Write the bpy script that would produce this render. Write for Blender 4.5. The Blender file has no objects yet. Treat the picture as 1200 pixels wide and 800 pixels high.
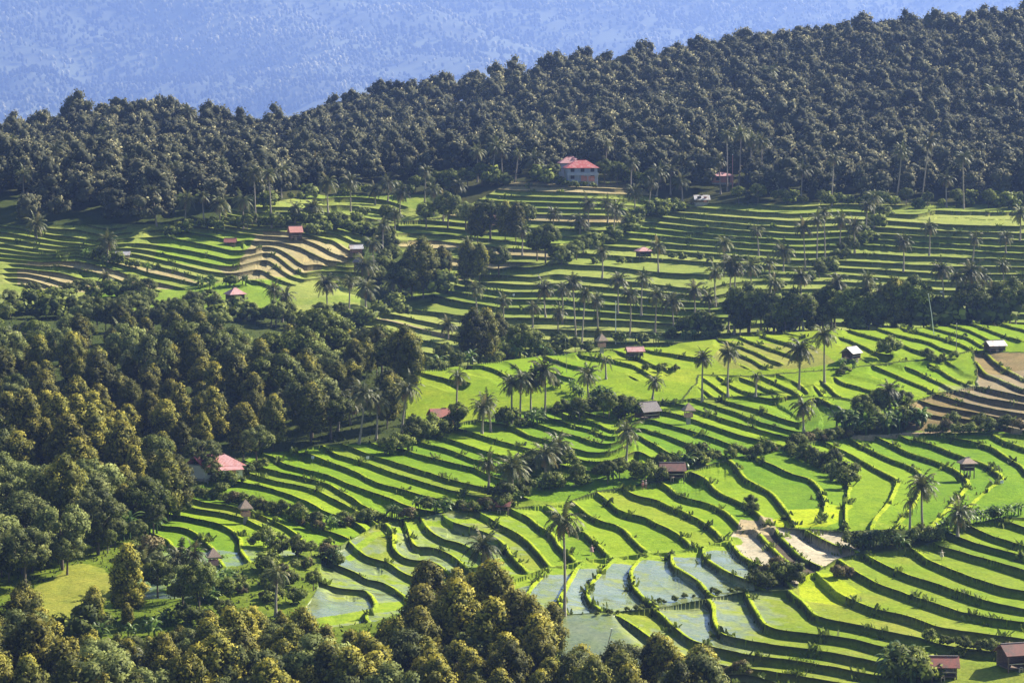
import bpy, math, random
import numpy as np
from mathutils import Vector, Matrix
rnd = random.Random(7)
rng = np.random.default_rng(7)
SC = bpy.context.scene
COL = SC.collection
# ------------------------------------------------------------------ camera numbers (camera sits at the origin)
F = 3403.0
P = math.radians(5.5)
CP, SP = math.cos(P), math.sin(P)
def proj(X, Y, Z):
    d = Y*CP - Z*SP
    up = Y*SP + Z*CP
    return 600 + F*X/d, 400 - F*up/d
def tdep(v):
    return np.tan(P + np.arctan((np.asarray(v, float)-400)/F))
def uvz(u, v, z):
    """world X, Y of the point of height z on the ray of pixel u, v"""
    Y = -z/tdep(v)
    d = Y*CP - z*SP
    return (np.asarray(u, float)-600)/F*d, Y
# ------------------------------------------------------------------ terrace edges (surveyed riser tops): block -> level -> lines
LINES = {
'A': {0:[[(830,792),(876,790),(900,797)]],
 1:[[(825,775),(850,781),(875,784),(900,786),(937,792),(975,799)]],
 2:[[(777,722),(790,737),(810,751),(840,760),(875,767),(900,770),(937,775),(975,781),(1012,789),(1047,795)]],
 3:[[(834,706),(836,730),(847,744),(870,750),(900,755),(937,760),(975,765),(1012,772),(1047,780)]],
 4:[[(876,699),(880,712),(890,727),(905,737),(937,741),(975,745),(1000,749),(1025,756),(1046,760)]],
 5:[[(937,702),(950,717),(962,725),(987,729),(1012,734),(1037,740),(1075,747)]],
 6:[[(987,696),(1005,707),(1030,716),(1062,722),(1095,734),(1125,740),(1162,745),(1200,749)]],
 7:[[(990,661),(1007,672),(1030,685),(1055,694),(1087,705),(1125,717),(1162,725),(1200,729)]],
 8:[[(1016,651),(1037,662),(1062,674),(1095,684),(1125,695),(1162,706),(1200,714)]],
 9:[[(1072,645),(1085,655),(1112,667),(1137,677),(1170,687),(1200,692)]],
 10:[[(1100,640),(1125,647),(1150,654),(1175,661),(1200,669)]],
 11:[[(1115,625),(1137,635),(1162,642),(1200,652)]],
 12:[[(1152,624),(1170,631),(1200,640)]],
 13:[[(1185,612),(1200,617)]]},
'B': {12:[[(950,625),(975,638),(1000,646)]],
 11:[[(910,624),(925,641),(942,655)]],
 10:[[(892,629),(907,645),(925,660)]],
 9:[[(850,627),(855,637),(865,649),(887,662),(910,672)]],
 8:[[(836,628),(822,640),(820,646),(825,654),(840,664),(857,672),(877,680)]],
 7:[[(797,636),(782,649),(785,660),(800,671),(815,681),(827,692)]],
 6:[[(760,647),(742,660),(737,672),(742,687),(757,701)]],
 5:[[(725,651),(710,662),(697,677),(686,692),(687,702),(702,712)]],
 4:[[(687,656),(672,667),(665,682),(652,702),(660,715)]],
 3:[[(640,665),(622,685),(612,705)]]},
'C': {17:[[(1172,515),(1200,525)]],
 16:[[(1105,512),(1137,516),(1162,524),(1182,537),(1200,550)]],
 15:[[(1062,514),(1095,522),(1125,534),(1150,542),(1172,554),(1172,562),(1150,577),(1132,595)]],
 14:[[(1035,516),(1062,529),(1095,540),(1117,550),(1135,562),(1125,577),(1105,600)]],
 13:[[(1005,520),(1037,535),(1062,545),(1082,555),(1075,580),(1052,612)]],
 12:[[(987,527),(1012,541),(1037,555),(1052,562),(1050,570),(1040,587),(1025,607)]],
 11:[[(925,527),(950,537),(975,550),(987,562),(997,567),(990,590)]],
 10:[[(887,537),(905,546),(927,555),(950,562),(962,575),(966,585)]],
 9:[[(862,545),(872,560),(892,570),(910,582),(919,596)]],
 8:[[(825,560),(837,574),(857,584),(877,594),(890,604)]],
 7:[[(782,570),(795,581),(820,587),(845,596),(860,610)]],
 6:[[(745,581),(770,587),(795,597),(815,607),(826,614)]],
 5:[[(711,586),(727,600),(752,605),(770,615),(782,620)]],
 4:[[(681,597),(697,609),(720,615),(736,624),(740,632)]],
 3:[[(672,620),(690,626),(696,635)]],
 2:[[(617,605),(630,615),(650,627),(656,640)]],
 1:[[(587,616),(607,625),(622,635),(629,645)]],
 0:[[(555,620),(575,627),(592,637),(596,647)]],
 -1:[[(520,632),(540,637),(555,646)]],
 -2:[[(490,641),(510,641),(530,652)]],
 -3:[[(460,625),(460,645),(475,655),(500,657)]],
 -4:[[(417,642),(430,652),(457,660),(470,670)]],
 -5:[[(400,664),(415,670),(430,680)]],
 -6:[[(427,692),(440,702),(427,722)]]},
'D': {9:[[(857,472),(890,481),(915,490),(935,496)],[(952,467),(982,477),(1005,482)]],
 8:[[(825,472),(865,484),(890,495),(915,502),(935,506)]],
 7:[[(802,476),(827,484),(852,492),(877,500),(902,507),(927,514)]],
 6:[[(815,492),(840,501),(865,510),(895,517)],[(672,490),(700,497),(722,505)]],
 5:[[(765,492),(790,499),(815,506),(840,515),(867,525)],[(640,489),(677,500),(715,512)]],
 4:[[(750,502),(777,509),(802,519),(827,526),(847,534)],[(622,495),(650,504),(692,516)]],
 3:[[(742,510),(765,519),(782,530)],[(597,499),(620,510),(642,517),(687,530)]],
 2:[[(547,505),(575,514),(612,524),(632,527),(675,537)]],
 1:[[(515,511),(540,519),(565,527),(590,535),(625,544)]],
 0:[[(500,520),(525,526),(555,539)]],
 -1:[[(472,526),(500,535),(530,542),(555,547)]],
 -2:[[(437,534),(462,542),(495,552),(525,562),(570,572)]],
 -3:[[(392,531),(430,543),(470,557),(500,567),(550,580),(572,585)]],
 -4:[[(365,532),(387,541),(415,552),(437,565),(470,574),(500,582),(525,587)]],
 -5:[[(322,535),(327,542),(355,550),(385,557),(405,567),(425,573),(457,584)]],
 -6:[[(310,549),(342,556),(380,565),(410,582),(425,594),(450,605)]],
 -7:[[(295,556),(320,564),(355,570),(375,577),(405,592),(430,606)]],
 -8:[[(275,564),(305,569),(330,576),(360,588),(387,602)]],
 -9:[[(220,572),(280,585),(330,599),(370,618)]],
 -10:[[(240,589),(267,592),(300,602),(330,615),(350,629),(355,637)]],
 -11:[[(227,595),(255,600),(280,606),(305,616),(320,627),(320,642)]],
 -12:[[(215,605),(235,610),(262,616),(277,625),(282,645)]],
 -13:[[(192,617),(217,619),(235,630),(247,642)]],
 -14:[[(180,626),(195,632),(205,645)]]},
'G': {0:[[(1180,380),(1200,386)]], -1:[[(1139,380),(1162,387),(1179,395)]],
 -2:[[(1117,382),(1140,387),(1155,397)]], -3:[[(1097,385),(1117,390),(1140,399)]],
 -4:[[(1072,390),(1100,396),(1125,401)]], -5:[[(1047,394),(1075,395),(1097,400),(1102,409)]],
 -6:[[(1007,391),(1040,397),(1060,402),(1070,411)]], -7:[[(1000,399),(1012,405),(1027,415)]],
 -9:[[(910,399),(930,404)]], -10:[[(882,402),(902,407),(922,415)]],
 -11:[[(857,402),(877,410),(895,417),(899,422)]], -12:[[(862,412),(880,417),(884,422)]],
 -13:[[(765,412),(790,414),(807,419)]], -14:[[(737,419),(757,422),(769,431)]],
 -15:[[(694,419),(722,422),(745,427),(754,435)]], -16:[[(650,422),(677,430)]], -17:[[(640,434),(655,440)]],
 -19:[[(560,428),(585,434),(600,445)]], -20:[[(490,436),(515,441),(530,447)]]},
'H': {0:[[(1100,432),(1117,445),(1137,452)]], -1:[[(1075,435),(1117,456)]], -2:[[(1035,434),(1060,444),(1090,457)]],
 -4:[[(990,449),(1012,454),(1035,461)]], -5:[[(971,454),(975,462),(1007,474)]], -8:[[(902,446),(915,454),(930,457)]],
 -9:[[(881,447),(895,455),(912,459)]], -10:[[(852,450),(865,457),(885,462)]], -11:[[(835,450),(840,460),(855,464)]]},
'I': {0:[[(1142,424),(1150,436),(1175,447),(1200,456)]], -1:[[(1142,452),(1175,459),(1200,465)]],
 -2:[[(1120,457),(1150,465),(1200,474)]], -3:[[(1092,461),(1125,471),(1162,480),(1200,485)]], -4:[[(1100,477),(1150,485),(1200,495)]]},
'F': {0:[[(797,242),(850,246),(925,251)],[(1095,247),(1200,249)]],
 -1:[[(787,249),(850,254),(925,259)],[(1035,259),(1112,264),(1192,266)]],
 -2:[[(772,254),(825,259),(887,265)],[(1027,267),(1112,271),(1200,274)]],
 -3:[[(760,261),(825,267),(900,272)],[(1022,274),(1175,281)]],
 -4:[[(745,267),(800,272),(875,279),(937,282)],[(1017,281),(1100,286),(1170,291)]],
 -5:[[(750,274),(800,279),(900,287)],[(1010,286),(1172,296)]],
 -6:[[(735,281),(775,286),(850,291),(925,297)],[(990,297),(1100,302),(1200,305)]],
 -7:[[(725,290),(762,292),(825,297),(900,303)],[(977,305),(1075,311)]],
 -8:[[(675,297),(725,300),(825,307)],[(985,314),(1087,320)]],
 -9:[[(650,309),(725,314),(775,319),(837,322)],[(985,322),(1087,330)]],
 -10:[[(577,322),(625,325),(650,322),(700,326),(775,335),(825,340)]],
 -11:[[(557,331),(625,334),(650,332),(725,338),(812,346)]],
 -12:[[(542,336),(600,343),(662,342),(725,348),(800,354)]],
 -13:[[(525,341),(585,351),(650,352),(712,357),(825,363)]],
 -14:[[(505,346),(550,355),(590,361),(650,362),(725,368),(800,373)]],
 -15:[[(457,360),(512,367),(575,373),(650,373),(725,376),(812,381)]],
 -16:[[(487,375),(525,382),(650,386),(700,388),(800,391)]],
 -17:[[(450,375),(500,387),(537,394)]], -18:[[(487,397),(525,405)]], -19:[[(475,410),(512,415)]]},
'J': {0:[[(600,217),(660,219),(725,222)]], -2:[[(600,230),(725,234)]], -5:[[(580,250),(660,252),(725,254)]], -8:[[(545,270),(620,276),(700,279)]],
 -10:[[(517,283),(600,292),(680,296)]], -12:[[(500,300),(560,306),(620,308)]]},
'K': {0:[[(82,267),(130,277)],[(215,272),(250,277),(287,289),(300,290)],[(335,286),(362,292),(381,310)]],
 -1:[[(50,275),(115,282)],[(197,277),(225,285),(257,291)],[(290,284),(325,292),(357,314)],[(400,310),(455,317)]],
 -2:[[(5,272),(60,282),(112,289)],[(192,290),(225,295),(265,304)],[(377,314),(412,320)]],
 -3:[[(0,280),(47,286),(100,294)],[(172,294),(225,305),(265,312)],[(312,302),(335,320)]],
 -4:[[(27,291),(75,296)],[(160,299),(200,307),(237,317)],[(300,314),(315,325)]],
 -5:[[(17,294),(75,302)],[(147,302),(175,309),(220,322)]],
 -6:[[(90,297),(125,306),(175,320),(202,326)]], -7:[[(77,301),(112,312),(172,329)]], -8:[[(68,308),(95,321)]],
 -9:[[(52,317),(100,326)]], -10:[[(30,320),(67,331)]],
 1:[[(242,266),(300,275)],[(355,280),(380,292),(402,307)]], 2:[[(250,262),(307,272)],[(390,279),(412,296)]],
 3:[[(405,278),(435,292)]], 4:[[(420,274),(462,289)]], 5:[[(272,254),(345,255)]], 7:[[(375,249),(450,260)]], 8:[[(397,239),(450,245)]]},
}
ZL = {'A':(-91,.8), 'B':(-89.4,.6), 'C':(-85.85,.55), 'D':(-78.8,.5), 'G':(-65.6,.33), 'H':(-70.5,.25), 'I':(-70,1.0), 'F':(-47.2,1.55), 'J':(-41,1.6)}
POLY = {
'A':[(640,722),(700,718),(780,712),(880,693),(930,690),(950,672),(985,655),(1010,648),(1070,640),(1100,632),(1112,618),(1180,606),(1720,606),(1720,850),(600,850),(600,730)],
'B':[(540,690),(600,680),(640,665),(700,655),(760,648),(800,645),(850,635),(860,622),(900,618),(1000,622),(1010,646),(985,655),(950,672),(930,690),(880,693),(780,712),(700,718),(640,722),(560,740)],
'C':[(375,640),(440,615),(520,600),(600,595),(660,590),(700,575),(740,570),(790,560),(840,540),(890,530),(930,520),(1000,512),(1060,508),(1720,505),(1720,606),(1180,606),(1112,618),(1000,622),(900,618),(860,622),(850,635),(800,645),(760,648),(700,655),(640,665),(600,680),(540,690),(440,730),(340,740),(370,690)],
'D':[(170,600),(225,575),(300,530),(400,520),(480,515),(520,500),(590,485),(650,478),(760,470),(840,466),(900,462),(960,465),(1010,470),(1050,480),(1000,500),(930,520),(890,530),(840,540),(790,560),(740,570),(700,575),(660,590),(600,595),(520,600),(440,615),(400,640),(335,652),(262,664),(228,702),(165,702),(138,664),(165,630)],
'H':[(820,440),(880,440),(980,432),(1040,425),(1100,420),(1140,412),(1145,452),(1090,462),(1050,480),(1010,470),(960,465),(900,462),(840,466),(800,468)],
'I':[(1140,412),(1720,405),(1720,505),(1060,508),(1050,480),(1090,462),(1145,452)],
'G':[(470,452),(500,415),(600,400),(700,390),(860,375),(1720,355),(1720,405),(1140,412),(1100,420),(1040,425),(980,432),(880,440),(820,440),(800,468),(760,470),(650,478),(590,485),(520,500),(480,515)],
'F':[(425,380),(432,345),(470,345),(520,335),(600,312),(640,308),(690,290),(740,262),(795,238),(850,238),(1720,240),(1720,430),(470,440)],
'J':[(432,345),(445,300),(455,262),(520,255),(600,212),(730,214),(790,236),(740,262),(690,290),(640,308),(600,312),(520,335)],
'K':[(-420,258),(60,264),(250,260),(260,246),(370,228),(520,228),(520,255),(455,262),(445,300),(432,340),(425,365),(400,380),(330,365),(-420,365)],
}
NEARB, FARB = 'ABCDHIG', 'FJK'
def resample(line, step=14.):
    p = np.array(line, float); d = np.r_[0, np.cumsum(np.hypot(*np.diff(p, axis=0).T))]
    n = max(2, int(d[-1]/step)+1); t = np.linspace(0, d[-1], n)
    return np.c_[np.interp(t, d, p[:,0]), np.interp(t, d, p[:,1])]
class TPS:
    def __init__(s, pts, val, lam):
        s.c = np.asarray(pts, float); n = len(s.c)
        K = s.k(s.c); K[np.diag_indices(n)] += lam
        A = np.zeros((n+3, n+3)); A[:n,:n] = K; A[:n,n] = 1; A[:n,n+1:] = s.c; A[n:,:n] = A[:n,n:].T
        s.w = np.linalg.solve(A, np.r_[np.asarray(val, float), 0, 0, 0])
    def k(s, q):
        d2 = ((q[:,None,:]-s.c[None])**2).sum(2)
        return .5*d2*np.log(d2+1e-9)
    def __call__(s, q):
        q = np.asarray(q, float); out = np.empty(len(q)); n = len(s.c)
        for i in range(0, len(q), 20000):
            b = q[i:i+20000]
            out[i:i+20000] = s.k(b)@s.w[:n] + s.w[n] + b@s.w[n+1:]
        return out
def inpoly(poly, u, v):
    p = np.array(poly, float); r = np.zeros(u.shape, bool); j = len(p)-1
    for i in range(len(p)):
        c = ((p[i,1] > v) != (p[j,1] > v))
        with np.errstate(divide='ignore', invalid='ignore'):
            xx = (p[j,0]-p[i,0])*(v-p[i,1])/(p[j,1]-p[i,1]+1e-12)+p[i,0]
        r ^= c & (u < xx); j = i
    return r
def noise2(x, y, scale, seed, octaves=3):
    """smooth value noise, roughly -1..1"""
    out = np.zeros_like(x, float); amp = 1.; tot = 0
    for o in range(octaves):
        xs, ys = x/scale+seed*17.3+o*31.7, y/scale+seed*9.1+o*12.9
        xi, yi = np.floor(xs).astype(np.int64), np.floor(ys).astype(np.int64)
        fx, fy = xs-xi, ys-yi; fx = fx*fx*(3-2*fx); fy = fy*fy*(3-2*fy)
        def h(a, b):
            n = (a*374761393 + b*668265263 + seed*982451653) & 0x7fffffff
            n = ((n ^ (n >> 13))*1274126177) & 0x7fffffff
            return ((n ^ (n >> 16)) & 0xffff)/32767.5-1
        out += amp*((h(xi,yi)*(1-fx)+h(xi+1,yi)*fx)*(1-fy)+(h(xi,yi+1)*(1-fx)+h(xi+1,yi+1)*fx)*fy)
        tot += amp; amp *= .5; scale *= .5
    return out/tot
CREST_U = [-200,450,640,860,1200,1500]; CREST_Y = [640,662,703,732,736,740]
def ycrest(u): return np.interp(u, CREST_U, CREST_Y)
RIDGE_TOP = [(-200,128),(0,128),(60,118),(150,108),(230,115),(300,132),(330,128),(450,97),(600,74),(800,48),(1000,22),(1200,4),(1500,-10)]
def yridge(u): return np.interp(u, [300,420], [1170,1300])
def vridge(u): return np.interp(u, [a for a,b in RIDGE_TOP], [b for a,b in RIDGE_TOP])+np.interp(u, [250,420], [44,35])
PL0, PLS = -136., .1
def plane(Y): return PL0 + PLS*Y
# ---- smooth ground: thin-plate fit of the surveyed levels, as the residual over a 10 % slope
cx, cz = [], []
def ctrl(u, v, z):
    X, Y = uvz(u, v, z); cx.append((float(X), float(Y))); cz.append(z-plane(float(Y)))
for b, (z0, st) in ZL.items():
    for T, ls in LINES[b].items():
        for l in ls:
            for (u, v) in resample(l, 40.): ctrl(u, v, z0+st*T)
for u in range(-60, 450, 60):
    for v, Y in ((250,896),(265,885),(300,850),(340,815)):
        ctrl(u, v, -Y*float(tdep(v)))
def ctrlY(u, Y, z): cx.append(((u-600)/F*Y, Y)); cz.append(z-plane(Y))
for u in range(480, 1300, 80):
    yc = float(ycrest(u)); vc = np.interp(u, [440,500,575,640,690,752,815,860,940,1007,1100,1200,1300],[444,430,422,414,410,404,399,391,386,384,378,377,375])
    zc = -yc*float(tdep(vc)); ctrlY(u, yc, zc); ctrlY(u, yc+22, zc-3.2)
for u in range(-200, 1500, 100):
    yr = float(yridge(u)); vr = float(vridge(u)); zr = -yr*float(tdep(vr))
    ctrlY(u, yr, zr); ctrlY(u, yr-60, zr-7)
for u in (-60, 60, 180, 300): ctrlY(u, 720, plane(720)-6); ctrlY(u, 640, plane(640)-7)
for u in (60, 180, 300): ctrlY(u, 560, plane(560)-3)
for u in range(-100, 800, 150): ctrlY(u, 430, plane(430)); ctrlY(u, 380, plane(380)+.5)
for k in (-.6, -.42, -.3, .3, .42, .6):
    for Y in (150, 350, 550, 750, 950, 1150, 1300): ctrlY(600+k*F, Y, plane(Y))
for k in (-.15, 0, .15): ctrlY(600+k*F, 150, plane(150)); ctrlY(600+k*F, 270, plane(270))
zt = TPS(np.array(cx)/100., cz, .03)
ku = np.concatenate([np.arange(-1500,-100,50.), np.arange(-100,1300.1,8.), np.arange(1350,2751,50.)]); kk_c = (ku-600)/F
Yc_ = np.concatenate([np.arange(120,400,10.), np.arange(400,1100,4.), np.arange(1100,1330,10.)])
KK, YY = np.meshgrid(kk_c, Yc_, indexing='ij')
RES = zt(np.c_[(KK*YY).ravel()/100., YY.ravel()/100.]).reshape(KK.shape)
def bil(grid, xa, ya, x, y):
    i = np.clip(np.searchsorted(xa, x)-1, 0, len(xa)-2); j = np.clip(np.searchsorted(ya, y)-1, 0, len(ya)-2)
    fx = np.clip((x-xa[i])/(xa[i+1]-xa[i]), 0, 1); fy = np.clip((y-ya[j])/(ya[j+1]-ya[j]), 0, 1)
    return (grid[i,j]*(1-fx)+grid[i+1,j]*fx)*(1-fy)+(grid[i,j+1]*(1-fx)+grid[i+1,j+1]*fx)*fy
def zmacro(k, Y):
    u = 600+k*F; yr = yridge(u); Yq = np.minimum(Y, yr)
    z = bil(RES, kk_c, Yc_, k, Yq)+plane(Yq)
    d = np.maximum(Y-yr, 0)
    return np.maximum(z - np.where(d < 60, d*d*.003, 10.8+(d-60)*.36), -520)
# ---- fine grid
cols = np.concatenate([np.arange(-1500,-440,60.), np.arange(-440,-8,4.), np.arange(-8,1208,1.25), np.arange(1208,1740,4.), np.arange(1750,2751,60.)])
rows = [150.]
while rows[-1] < 12000:
    y = rows[-1]
    rows.append(y + (8 if y < 375 else .38*(y/430)**.55 if y < 1005 else 5 if y < 1500 else 60))
rows = np.array(rows); kcol = (cols-600)/F
K2, Y2 = np.meshgrid(kcol, rows, indexing='ij'); X2 = K2*Y2
ZM = zmacro(K2, Y2)
U2, V2 = proj(X2, Y2, ZM)
FAR2 = Y2 > ycrest(U2)+12
TF = np.full(X2.shape, np.nan); BLK = np.zeros(X2.shape, np.int8)
gu = np.arange(-440, 1741, 4.); gv = np.arange(200, 860, 2.5)
for bi, b in enumerate('ABCDHIGFJK'):
    pts, val = [], []
    for T, ls in LINES[b].items():
        for l in ls:
            r = resample(l); pts += list(r); val += [T]*len(r)
    t = TPS(np.array(pts)/100., val, .002 if b in 'ABCDFI' else .02)
    po = np.array(POLY[b]); a0, a1 = np.searchsorted(gu, po[:,0].min()-12), np.searchsorted(gu, po[:,0].max()+12)
    b0, b1 = np.searchsorted(gv, po[:,1].min()-8), np.searchsorted(gv, po[:,1].max()+8)
    a0 = max(a0-1, 0); b0 = max(b0-1, 0); us, vs = gu[a0:a1], gv[b0:b1]
    A_, B_ = np.meshgrid(us, vs, indexing='ij')
    G_ = t(np.c_[A_.ravel(), B_.ravel()]/100.).reshape(A_.shape)
    # ragged borders so that blocks do not meet on ruled lines
    js = np.where(Y2 > 800, .3, 1.); ju, jv = js*4*noise2(X2, Y2, 9, 3, 2), js*1.5*noise2(X2, Y2, 9, 4, 2)
    m = inpoly(POLY[b], U2+ju, V2+jv) & (FAR2 if b in FARB else ~FAR2) & (Y2 < 1000) & (Y2 > 376)
    TF[m] = bil(G_, us, vs, U2[m], V2[m]); BLK[m] = bi+1
has = BLK > 0
TN = np.where(has, TF, 0) + np.where(has, .07*noise2(X2, Y2, 11, 5, 2), 0)
Tk = np.gradient(TN, kcol, axis=0); Ty = np.gradient(TN, rows, axis=1)
gX = Tk/Y2; gY = Ty - Tk*X2/Y2**2
Zk = np.gradient(ZM, kcol, axis=0); Zy = np.gradient(ZM, rows, axis=1)
hX = Zk/Y2; hY = Zy - Zk*X2/Y2**2
g2 = gX**2+gY**2+1e-6
DIST = np.clip(1/np.sqrt(g2), 1.2, 40)          # plan distance from one riser to the next
SMIN = np.array([0,1.15,.9,.9,.85,.75,1.0,.75,1.25,1.05,.9])[BLK]
S = np.clip((hX*gX+hY*gY)/g2, SMIN, 1.75)
# short risers that fade out: steps only near the surveyed edges
AMP = np.ones(X2.shape)
for b, rad in (('G',11.),('H',10.),('K',15.),('I',14.),('C',26.),('D',26.),('A',30.),('B',22.)):
    m = BLK == 'ABCDHIGFJK'.index(b)+1
    pts = np.concatenate([resample(l, 5.) for ls in LINES[b].values() for l in ls])
    qu, qv = np.clip(U2[m], 3, 1197), V2[m]; dm_ = np.full(len(qu), 1e9)
    for i in range(0, len(qu), 20000):
        d2 = (qu[i:i+20000,None]-pts[None,:,0])**2*.6+(qv[i:i+20000,None]-pts[None,:,1])**2*1.8
        dm_[i:i+20000] = np.sqrt(d2.min(1))
    a_ = np.clip((rad*1.6-dm_)/(rad*.6), 0, 1); AMP[m] = a_*a_*(3-2*a_)
S = S*AMP*np.array([1,1,1,1,1,1,1,1,.86,.62,.95])[BLK]*(1+.32*noise2(X2, Y2, 22, 17, 2))
# wildly fast T changes happen only on block borders: no steps there
_, vz = proj(X2, Y2+.5, zmacro(K2, Y2+.5)); dv = np.maximum(np.abs(vz-V2), .02)*2
edge = has & ((np.abs(Tk/F) > .16) | (np.abs(Ty)/dv > .42))
has &= ~edge & ~(inpoly([(428,262),(452,256),(474,300),(462,345),(440,372),(420,372),(424,340)], U2, V2) & FAR2)
rsp = np.gradient(rows)[None,:]+0*Y2
cosg = gY/np.sqrt(g2)
wr = np.clip(np.maximum(.3, np.where(cosg > .3, .3, 1.5*rsp*np.abs(cosg)))/DIST, .035, .36)
# vertices slide along their column onto the riser tops and feet, so that edges run clean
ok = has & (cosg > .3) & (Ty > 1e-4)
kn = np.round(TN); dYt = (kn-TN)/np.maximum(Ty, 1e-4)
top = ok & (np.abs(dYt) <= .5*rsp)
top[:,1:] &= ~top[:,:-1]
Yn = np.where(top, Y2+dYt, Y2)
foot = np.zeros_like(top); foot[:,:-1] = top[:,1:]; foot &= ok & ~top
wy = np.clip(.3/np.maximum(cosg, .3), .2, None)
Yf = Y2.copy(); Yf[:,:-1] = Yn[:,1:]-np.minimum(wy[:,:-1], .8*rsp[:,:-1])
Yn = np.where(foot, Yf, Yn)
TNn = np.where(top, kn, TN); kf = kn.copy(); kf[:,:-1] = kn[:,1:]
TNn = np.where(foot, kf-wr*1.0001, TNn)
# whatever else is caught inside the narrow riser zone goes back to the tread below
fr = TNn-np.floor(TNn)
mid = ok & ~top & ~foot & (fr > 1-wr); fr = np.where(mid, 1-wr*1.0001, fr)
fr = np.where(top, 0., fr); TN = np.where(top, kn+1e-6, np.where(foot | mid, np.floor(TNn)+1-wr*1.0001, TNn))
Y2 = Yn; X2 = K2*Y2; ZM = zmacro(K2, Y2)
prof = np.where(fr < 1-wr, fr, (1-wr)*(1-(fr-(1-wr))/wr))
lipd = fr*DIST
lip = np.where(lipd < .7, .16*(1-(lipd/.7)**2), 0)*AMP
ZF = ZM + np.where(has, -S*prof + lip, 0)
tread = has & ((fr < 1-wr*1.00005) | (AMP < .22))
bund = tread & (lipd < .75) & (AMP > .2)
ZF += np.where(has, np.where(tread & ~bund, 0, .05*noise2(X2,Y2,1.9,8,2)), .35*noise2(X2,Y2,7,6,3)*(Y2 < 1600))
ZF = ZF.astype(np.float64)
Uf, Vf = proj(X2, Y2, ZF)
# ------------------------------------------------------------------ materials
def new_mat(name):
    m = bpy.data.materials.new(name); m.use_nodes = True
    nt = m.node_tree; nt.nodes.clear()
    o = nt.nodes.new('ShaderNodeOutputMaterial'); b = nt.nodes.new('ShaderNodeBsdfPrincipled')
    nt.links.new(b.outputs[0], o.inputs[0]); return m, nt, b, o
def mixrgb(nt, a, b, fac, mode='MIX'):
    n = nt.nodes.new('ShaderNodeMix'); n.data_type = 'RGBA'; n.blend_type = mode
    for s, v in ((n.inputs[0], fac), (n.inputs[6], a), (n.inputs[7], b)):
        if hasattr(v, 'is_linked'): nt.links.new(v, s)
        else: s.default_value = v if not isinstance(v, tuple) else (*v, 1)[:4]
    return n.outputs[2]
def nnoise(nt, scale, detail=4., rough=.55, coord='Object'):
    tc = nt.nodes.new('ShaderNodeTexCoord'); n = nt.nodes.new('ShaderNodeTexNoise')
    nt.links.new(tc.outputs[coord], n.inputs['Vector']); n.inputs['Scale'].default_value = scale
    n.inputs['Detail'].default_value = detail; n.inputs['Roughness'].default_value = rough
    return n.outputs['Fac']
def ramp(nt, fac, stops):
    r = nt.nodes.new('ShaderNodeValToRGB'); e = r.color_ramp.elements
    while len(e) < len(stops): e.new(.5)
    for el, (p, c) in zip(e, stops): el.position = p; el.color = (*c, 1) if len(c) == 3 else c
    nt.links.new(fac, r.inputs[0]); return r.outputs[0]
def simple(name, col, rough=.8, var=.25, scale=2., bump=0., metallic=0., coord='Object'):
    m, nt, b, o = new_mat(name)
    n = nnoise(nt, scale, coord=coord)
    lo = tuple(c*(1-var) for c in col); hi = tuple(min(1, c*(1+var)) for c in col)
    nt.links.new(ramp(nt, n, [(.3, lo), (.7, hi)]), b.inputs['Base Color'])
    b.inputs['Roughness'].default_value = rough; b.inputs['Metallic'].default_value = metallic
    if bump:
        bp = nt.nodes.new('ShaderNodeBump'); bp.inputs['Strength'].default_value = bump
        nt.links.new(n, bp.inputs['Height']); nt.links.new(bp.outputs[0], b.inputs['Normal'])
    return m
def leaf_mat(name, cols, rough=.55, trans=.25, objvar=.38):
    """foliage: colour from the mesh's own leaf tint, a shift per tree, some light through the leaf"""
    m, nt, b, o = new_mat(name)
    at = nt.nodes.new('ShaderNodeAttribute'); at.attribute_name = 'tint'
    c = ramp(nt, at.outputs['Fac'], [(i/(len(cols)-1), k) for i, k in enumerate(cols)])
    oi = nt.nodes.new('ShaderNodeObjectInfo')
    mr = nt.nodes.new('ShaderNodeMapRange'); mr.inputs[3].default_value = 1-objvar; mr.inputs[4].default_value = 1+objvar
    nt.links.new(oi.outputs['Random'], mr.inputs[0])
    vm = nt.nodes.new('ShaderNodeVectorMath'); vm.operation = 'SCALE'
    nt.links.new(c, vm.inputs[0]); nt.links.new(mr.outputs[0], vm.inputs['Scale']); c = vm.outputs[0]
    nt.links.new(c, b.inputs['Base Color']); b.inputs['Roughness'].default_value = rough
    b.inputs['Specular IOR Level'].default_value = .18
    if trans:
        t = nt.nodes.new('ShaderNodeBsdfTranslucent'); nt.links.new(c, t.inputs[0])
        mx = nt.nodes.new('ShaderNodeMixShader'); mx.inputs[0].default_value = trans
        nt.links.new(b.outputs[0], mx.inputs[1]); nt.links.new(t.outputs[0], mx.inputs[2]); nt.links.new(mx.outputs[0], o.inputs[0])
    return m
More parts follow.
